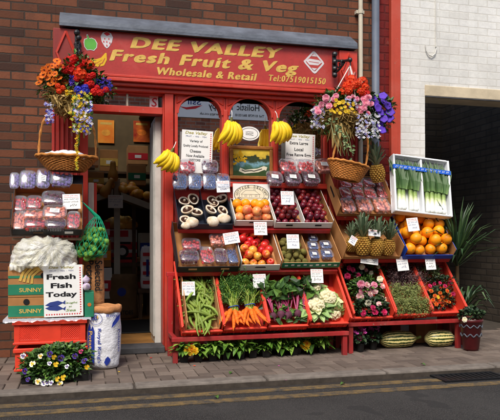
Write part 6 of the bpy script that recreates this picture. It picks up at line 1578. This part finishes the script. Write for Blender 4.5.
def wrap_text(s_, w_, h_, a0, z0, rot, m_):
    me = text_mesh('lettering', s_, w_, h_, m_, 0, .01); R_ = r0*1.075
    for v in me.vertices:
        x, y = v.co.x, v.co.y
        if rot: x, y = y, -x
        an = -math.pi/2+a0+x/R_; v.co = Vector((R_*math.cos(an), .85*R_*math.sin(an), z0*H_+y))
    part('lettering', me, m_, o)
wrap_text("Royal King's", .26, .034, -.24, .36, 1, M['sack_blue']); wrap_text('Potatoes', .22, .035, -.74, .36, 1, M['gold']); wrap_text('Royal', .10, .03, .5, .80, 0, M['sack_blue']); wrap_text('Potatoes', .17, .028, .95, .42, 1, M['sack_blue'])
mb = MB(); R_ = r0*1.075
mb.tube([(R_*math.cos(-math.pi/2-.42+.34*math.cos(t_)), .85*R_*math.sin(-math.pi/2-.42+.34*math.cos(t_)), (.765+.085*math.sin(t_))*H_) for t_ in [2*math.pi*i/36 for i in range(37)]], .0018, 4)
mb.tube([(R_*math.cos(-math.pi/2-.50+.12*math.cos(t_)), .85*R_*math.sin(-math.pi/2-.50+.12*math.cos(t_)), (.785+.04*math.sin(2*t_))*H_) for t_ in [2*math.pi*i/36 for i in range(37)]], .0032, 4); part('oval_emblem', mb, M['sack_blue'], o)
# pansies at the kerb
random.seed(17)
g = gz(55, 383, .004); pt = thing('pansy_tray', 'tray of mixed pansies on the pavement in front of the red crates', 'pansies', T(g+Vector((0,.17,0)))); L0 = pt.location; hw = wx(20, 88, g.y)/2
mb = MB(); mb.box(-hw, hw, -.13, .13, 0, .012); mb.box(-hw, hw, -.14, -.1302, 0, .07); mb.box(-hw, hw, .1302, .14, 0, .07); mb.box(-hw, -hw+.01, -.13, .13, .0122, .07); mb.box(hw-.01, hw, -.13, .13, .0122, .07); part('tray', mb, M['black_pot'], pt)
mb = MB(); foliage(mb, (0,0,.10), hw*1.12, .18, .11, 1200, .045, .028, lo=-.75); foliage(mb, (0,-.10,.05), hw*1.05, .10, .055, 420, .045, .026, lo=-.8); foliage(mb, (.05,.04,.13), hw*.9, .13, .09, 480, .05, .03, lo=-.4); part('foliage', mb, M['leaf'], pt)
for k, px, py in (('pansyc',32.5,364),('pansyw',49.5,363.5),('pansyy',56,364.5),('pansyv',61,358),('pansyw',67,366.5),('pansyv',84.5,361),('pansyy',87,367),('pansyy',63.5,377.5),('pansyc',38,381.5),('pansyy',57.5,379),('pansyv',28,379.5),('pansyw',47,382.5),('pansyw',51,382.8),('pansyw',44,383),('pansyy',54,357),('pansyc',40.5,356),('pansyv',50,354),('pansyc',60,384),('pansyr',81,351.5),('pansyv',25,371),('pansyw',23,356),('pansyv',75,356)): bloom(k, pt, px, py, L0.y-.215 if py > 370 else (L0.y-.19 if py > 360 else L0.y-.15), U(.017,.025), .5)
# ---------------------------------------------------------------- inside the doorway
random.seed(19)
YI = 2.3
o, r0, H_, s = sack('net_sack', 'dark brown sack standing inside the doorway on the shop floor', 121, 262, 306, 34, YI-.3, mat('sack_dark', (112,84,54), .8, .2, 9, .6, 18), .7, .05, 9); o.location.z = fl+.002
part('lettering', text_mesh('lettering', 'POTATOES', .26, .05, M['ink_black'], 0, .02), M['ink_black'], o, T(Vector((0, -r0*.74, H_*.16))) @ WALL); mb = MB(); mb.prism(circ(0,0,.05), 0, .001); part('round_print', mb, M['sack_blue'], o, T(Vector((0, -r0*.74, H_*.62))) @ WALL)
def inside_box(name, label, px0, px1, py0, py1, Y, mt, dd=.35):
    a, b = at(px0, py1, Y), at(px1, py0, Y); o = thing(name, label, 'box', T(Vector(((a.x+b.x)/2, Y, a.z)))); w, h = b.x-a.x, b.z-a.z; mb = MB(); mb.box(-w/2, w/2, 0, dd, 0, h); part('carton', mb, mt, o, bevel=.004); return o, w, h
o, w, h = inside_box('fruit_carton', 'white and red carton with a round emblem inside the doorway', 107.5, 137, 229.5, 263, 2.25, M['card_white'])
mb = MB(); mb.box(-w/2+.001, w/2-.001, -.003, -.0006, h*.40, h*.62); mb.box(-w/2+.001, w/2-.001, -.003, -.0006, h*.0+.003, h*.30); mb.box(-w/2+.02, w*.2, -.003, -.0006, h*.78, h*.97); part('red_band', mb, M['ink_red'], o)
mb = MB(); mb.prism(circ(0,0,h*.19,None,24), 0, .002); c_ = part('round_emblem', mb, M['ink_black'], o, T(Vector((0,-.0032,h*.34))) @ WALL); mb = MB(); mb.prism(circ(0,0,h*.11,None,20), .0022, .003); part('face', mb, M['card_white'], c_)
mb = MB(); mb.box(-w*.28, w*.28, -.004, -.0032, h*.56, h*.63); part('name_bar', mb, M['ink_black'], o); mb = MB(); mb.box(-w*.33, w*.33, -.004, -.0032, h*.10, h*.17); part('name_bar', mb, M['ink_black'], o)
tb_ = thing('low_table', 'dark low table inside the doorway under the red and white carton', 'table', T(Vector((o.location.x, 2.45, fl)))); zt = o.location.z-.002-fl
mb = MB(); mb.box(-.35,.35,-.25,.25,zt-.04,zt); part('table_top', mb, M['dark_wood'], tb_)
for sx in (-1,1):
    for sy in (-1,1): mb = MB(); mb.box(sx*.31-.025,sx*.31+.025,sy*.21-.025,sy*.21+.025,0,zt-.0405); part('leg', mb, M['dark_wood'], tb_)
# produce heaps indoors
mg = MB(); mg.ball(r=.055, sz=1.35, n=12, k=8); mk = Maker(single('potato', mg, mat('potato', (236,180,80), .55, .15, 12, .1, 40, .35, rand=.12), 'yellow potato heaped inside the doorway on the red and white carton', 'potato', 'potatoes on the carton'))
for i in range(26): px = U(108,136); mk(T(Vector((at(px, 225, 2.25).x, 2.25+U(.04,.28), o.location.z+h+.045+U(0,.11)*(1-abs(px-122)/16)))) @ rnd())
def shelf(label, pts, Y, dep=.4, name='shop_shelf'):
    (x0, y0), (x1, y1) = pts; a, b = at(x0, y0, Y), at(x1, y1, Y+.0); o = thing(name, label, 'shelf', T(a)); d = b-a; mb = MB()
    t_ = .05; vs = [(0,0,0),(d.x,0,d.z),(d.x,dep,d.z),(0,dep,0)]; vs += [(x, y, z-t_) for x, y, z in vs]; mb.add(vs, [(0,1,2,3),(7,6,5,4),(1,5,6,2),(2,6,7,3),(3,7,4,0)]); part('board', mb, M['dark_wood'], o)
    mb = MB(); mb.add([(0,-.002,.02),(d.x,-.002,d.z+.02),(d.x,-.002,d.z-.055),(0,-.002,-.055),(0,-.02,.02),(d.x,-.02,d.z+.02),(d.x,-.02,d.z-.055),(0,-.02,-.055)], [(4,7,6,5),(0,1,2,3),(0,4,5,1),(3,2,6,7),(0,3,7,4),(1,5,6,2)]); part('edge_strip', mb, M['shelf_white'], o)
    mb = MB(); mb.box(d.x*.5-.02, d.x*.5+.02, dep*.6, dep*.6+.04, -a.z+fl, d.z*.5-.06); part('support', mb, M['dark_wood'], o); return o
shelf('left half of the white edged shelf inside the doorway', ((80,202),(113,191)), 1.9); shelf('right half of the white edged shelf inside the doorway', ((121,194),(150,205)), 1.9)
mk2 = Maker(single('mango', MB().ball(r=.05, sz=1.3, n=12, k=8), mat('mango', (244,184,60), .45, .18, 9, 0, 40, .4, col2=(220,130,44), rand=.15), 'golden mango heaped on the white edged shelf inside the doorway', 'mango', 'mangoes on the indoor shelf'))
for i in range(34):
    px = U(84,112) if i < 12 else U(122,149); yb_ = 200-(px-80)*.30 if px < 115 else 193+(px-121)*.38
    mk2(T(at(px, yb_-3-U(0,8)*(1 if i % 2 else .4), 1.95+U(.0,.25))) @ rnd())
sq = MB(); sq.lathe([(0,-.10),(.045,-.095),(.062,-.05),(.055,0),(.036,.05),(.033,.11),(.028,.135),(0,.14)], 14); mk3 = Maker(single('butternut_squash', sq, mat('squash', (206,146,66), .5, .12, 8, 0, 40, .35), 'butternut squash', 'squash'))
mk3(T(at(113, 173, 1.95)), 'butternut squash standing upright over the indoor price card'); mk3(T(at(107, 189, 1.88)) @ RY(28), 'butternut squash leaning left of the indoor price card')
price_card(115.5, 201.5, 14.5, 13, 1.84, 'price card under the shelf inside the doorway', 0, 0)
ps_ = thing('shelf_post', 'white post between the two indoor shelves', 'post', T(Vector((at(117, 200, 1.98).x, 1.98, fl)))); mb = MB(); mb.box(-.035,.035,-.02,.02,0,at(117,179,1.98).z-fl); part('post', mb, M['shelf_white'], ps_); mb = MB(); mb.box(-.06,.06,-.04,.06,-.0,.02); part('foot', mb, M['dark_wood'], ps_)
def poster(label, px0, px1, py0, py1, Y, c1, c2):
    s = sc((px0+px1)/2, Y); o = thing('wall_poster', label, 'poster', on_wall((px0+px1)/2, (py0+py1)/2, Y)); a, b = (px1-px0)*s/2, (py1-py0)*s/2; mb = MB(); mb.box(-a, a, -b, b, -.003, 0); part('sheet', mb, mat('poster', c1, .5, .15, 5, 0, 40, .3, col2=c2), o)
    mb = MB(); mb.prism(circ(0,-b*.1,a*.55,b*.28,20), .0003, .001); part('picture', mb, mat('poster_pic', c2, .5, .3, 14), o); mb = MB(); mb.box(-a*.7,a*.7,b*.6,b*.8,.0003,.001); part('heading_bar', mb, M['gold'], o)
poster('orange poster on the back wall seen through the doorway', 98, 114, 120, 143, 3.58, (226,112,34), (240,160,60)); poster('dark red poster on the back wall seen through the doorway', 133.5, 150, 121, 142, 3.58, (150,34,26), (224,120,40))
o, w, h = inside_box('cardboard_box', 'pale cardboard box high behind the left wicker basket in the doorway', 80, 98.5, 147.5, 165, .35, M['cardboard_pale'], .2)
zz = o.location.z; sh_ = thing('door_shelf', 'narrow shelf on the left jamb carrying a pale cardboard box', 'shelf', T(Vector((o.location.x, .35, zz-.002)))); mb = MB(); mb.box(-.14, .05, 0, .2, -.02, 0); part('board', mb, M['dark_wood'], sh_); mb = MB(); mb.box(-.14, -.12, .02, .18, -.12, -.0205); part('bracket', mb, M['dark_wood'], sh_)
o, r0, H_, s = sack('flag_bag', 'white bag with red and blue stripes just inside the door frame', 147, 262, 304, 13, 1.9, M['sack_white'], .7, .04, 12); o.location.z = fl+.35
mb = MB()
for k in range(4): mb.box(-r0*.7, r0*.7, -r0*.78, -r0*.765, H_*(.12+.22*k), H_*(.2+.22*k))
part('stripes', mb, M['ink_red'], o); mb = MB(); mb.box(-r0*.2, r0*.2, -r0*.80, -r0*.785, H_*.3, H_*.7); part('blue_stripe', mb, M['sack_blue'], o)
st_ = thing('wooden_stool', 'low dark stool under the striped bag inside the door', 'stool', T(Vector((o.location.x, o.location.y, fl)))); mb = MB(); mb.box(-.11,.11,-.11,.11,.31,.348); part('seat', mb, M['dark_wood'], st_)
for sx in (-1,1):
    for sy in (-1,1): mb = MB(); mb.box(sx*.08-.015,sx*.08+.015,sy*.08-.015,sy*.08+.015,0,.3095); part('leg', mb, M['dark_wood'], st_)
dm_ = MB(); dm_.box(0,.62,0,1.0,0,.012); c_ = link('door_mat', dm_.mesh('door_mat', M['black_pot']), None, T(Vector((at(112, 300, 1.0).x, .75, fl+.001))), .004); tag(c_, 'dark rubber mat on the wooden floor inside the doorway', 'mat')
# more stock inside the doorway
random.seed(29)
def stock(label, px0, px1, py0, py1, Y, mt, band_m, fruit=None):
    o, w, h = inside_box('stock_box', label, px0, px1, py0, py1, Y, mt, .3); mb = MB(); mb.box(-w/2+.002, w/2-.002, -.003, -.0006, h*.25, h*.6); part('printed_band', mb, band_m, o); mb = MB(); mb.box(-w*.16, w*.16, -.0035, -.0031, h*.34, h*.5); part('label', mb, M['paper'], o); return o, w, h
stock('red printed box low at the right inside the doorway', 137.5, 150, 275, 292, 2.6, M['cardboard'], M['ink_red']); stock('plain brown box upon the red printed box inside the doorway', 138, 150, 258, 274.5, 2.6, M['cardboard_pale'], M['ink_green']); stock('tall pale box leaning at the right inside the doorway', 140, 151, 233, 257.5, 2.6, M['shelf_white'], M['blue_card'])
b3 = thing('low_table', 'dark bench at the back right inside the doorway under the stacked boxes', 'table', T(Vector((at(144, 292, 2.6).x, 2.75, fl)))); zt = at(144, 292, 2.6).z-fl-.002; mb = MB(); mb.box(-.14,.14,-.16,.2,zt-.03,zt); part('table_top', mb, M['dark_wood'], b3)
for sx in (-1,1): mb = MB(); mb.box(sx*.11-.02,sx*.11+.02,-.1,.1,0,zt-.0305); part('leg', mb, M['dark_wood'], b3)
stock('yellow banded carton on the left indoor shelf back', 88, 104, 172, 187, 2.4, M['cardboard'], M['gold']); stock('green banded carton at the back right on the indoor shelf', 128, 146, 165, 185, 2.35, M['cardboard_pale'], M['green_card'])
for px, c in ((92, 'orange tray'), (140, 'yellow tray')):
    pass
# a few fallen petals and leaves on the ground
random.seed(41); fm = MB(); petals(fm, 1, .016, .02, 0, .003)
for i, (px, py, c) in enumerate(((280,366,'magenta'),(151,358,'red'),(194,366,'scarlet'),(345,354,'purple'),(287,380,'magenta'),(254,362,'white'),(364,356,'cerise'),(120,372,'yellow'))):
    o = link('fallen_petal', fm.mesh('fallen_petal', P[c]), None, T(gz(px, py, .006)) @ RZ(U(0,360))); tag(o, 'tiny fallen flower petal lying on the block paving', 'petal', 'petals fallen on the pavement')
lf_ = MB(); lf_.leaf((0,0,0), (1,0,.1), (0,0,1), .05, .03, .2)
for (px, py) in ((149,389),(345,383),(215,396),(232,372),(420,364),(70,392)):
    o = link('fallen_leaf', lf_.mesh('fallen_leaf', M['leaf']), None, T(gz(px, py, .006 if py < 380 else -.034)) @ RZ(U(0,360))); tag(o, 'small fallen green leaf lying on the ground near the kerb', 'leaf', 'leaves fallen near the kerb')

stock('red and white carton on the floor at the left inside the doorway', 100, 112, 268, 299, 1.9, M['card_white'], M['ink_red']); stock('orange printed carton upon the red and white one inside the doorway', 99, 111, 240, 267, 1.9, M['cardboard'], M['orange'])
stock('small red carton high on the left indoor stack of boxes', 100, 110, 222, 239.5, 1.95, M['ink_red'], M['card_white'])
bs = thing('low_table', 'dark plinth on the shop floor under the left stack of cartons', 'plinth', T(Vector((at(106, 299, 1.9).x, 1.9, fl)))); zt = at(106, 299, 1.9).z-fl-.002; mb = MB(); mb.box(-.13,.13,.0,.3,0,max(.02, zt)); part('plinth_body', mb, M['dark_wood'], bs)
stock('yellow and brown carton at the back of the shop above the carton shelf', 100, 118, 150, 171, 2.9, M['cardboard'], M['gold']); stock('red banded carton at the back right above the indoor shelf', 128, 148, 146, 164, 2.9, M['cardboard_pale'], M['ink_red'])
bk_ = thing('back_shelf', 'long dark shelf on the back wall carrying cartons inside the shop', 'shelf', T(Vector((at(124, 171, 2.9).x, 2.9, at(118, 171.3, 2.9).z-.0)))); mb = MB(); mb.box(-.5,.5,0,.65,-.03,-.002); part('board', mb, M['dark_wood'], bk_)
for sx in (-1,1): mb = MB(); mb.box(sx*.46-.02,sx*.46+.02,.3,.34,-bk_.location.z+fl,-.0305); part('support', mb, M['dark_wood'], bk_)
# ---------------------------------------------------------------- camera, light, world
cam = bpy.data.cameras.new('camera'); co = bpy.data.objects.new('camera', cam); COL.objects.link(co)
cam.sensor_width = 36; cam.lens = 36*F/500; cam.shift_y = (HY-210)/500; cam.clip_end = 400; cam.clip_start = .05
co.location = CAM; co.rotation_euler = (R(90), 0, -TH); scene.camera = co
w = bpy.data.worlds.new('World'); scene.world = w; w.use_nodes = True
nt = w.node_tree; bg = nt.nodes['Background']; sky = nt.nodes.new('ShaderNodeTexSky'); sky.sky_type = 'NISHITA'; sky.sun_disc = False
EL, AZ = R(52), R(205)                   # azimuth measured from +Y towards +X
sky.sun_elevation = EL; sky.sun_rotation = AZ; sky.air_density = 1.2; sky.dust_density = 3
nt.links.new(sky.outputs[0], bg.inputs[0]); bg.inputs[1].default_value = .18
su = bpy.data.lights.new('sun', 'SUN'); su.energy = 3.0; su.angle = R(22); su.color = (1, .95, .87)
so = bpy.data.objects.new('sun', su); COL.objects.link(so)
d = Vector((math.sin(AZ)*math.cos(EL), math.cos(AZ)*math.cos(EL), math.sin(EL)))
so.rotation_euler = d.to_track_quat('Z', 'Y').to_euler(); so.location = d*20
scene.view_settings.view_transform = 'Standard'; scene.view_settings.look = 'None'; scene.view_settings.exposure = 0
try:
    scene.cycles.transparent_max_bounces = 16; scene.cycles.max_bounces = 8
except Exception: pass
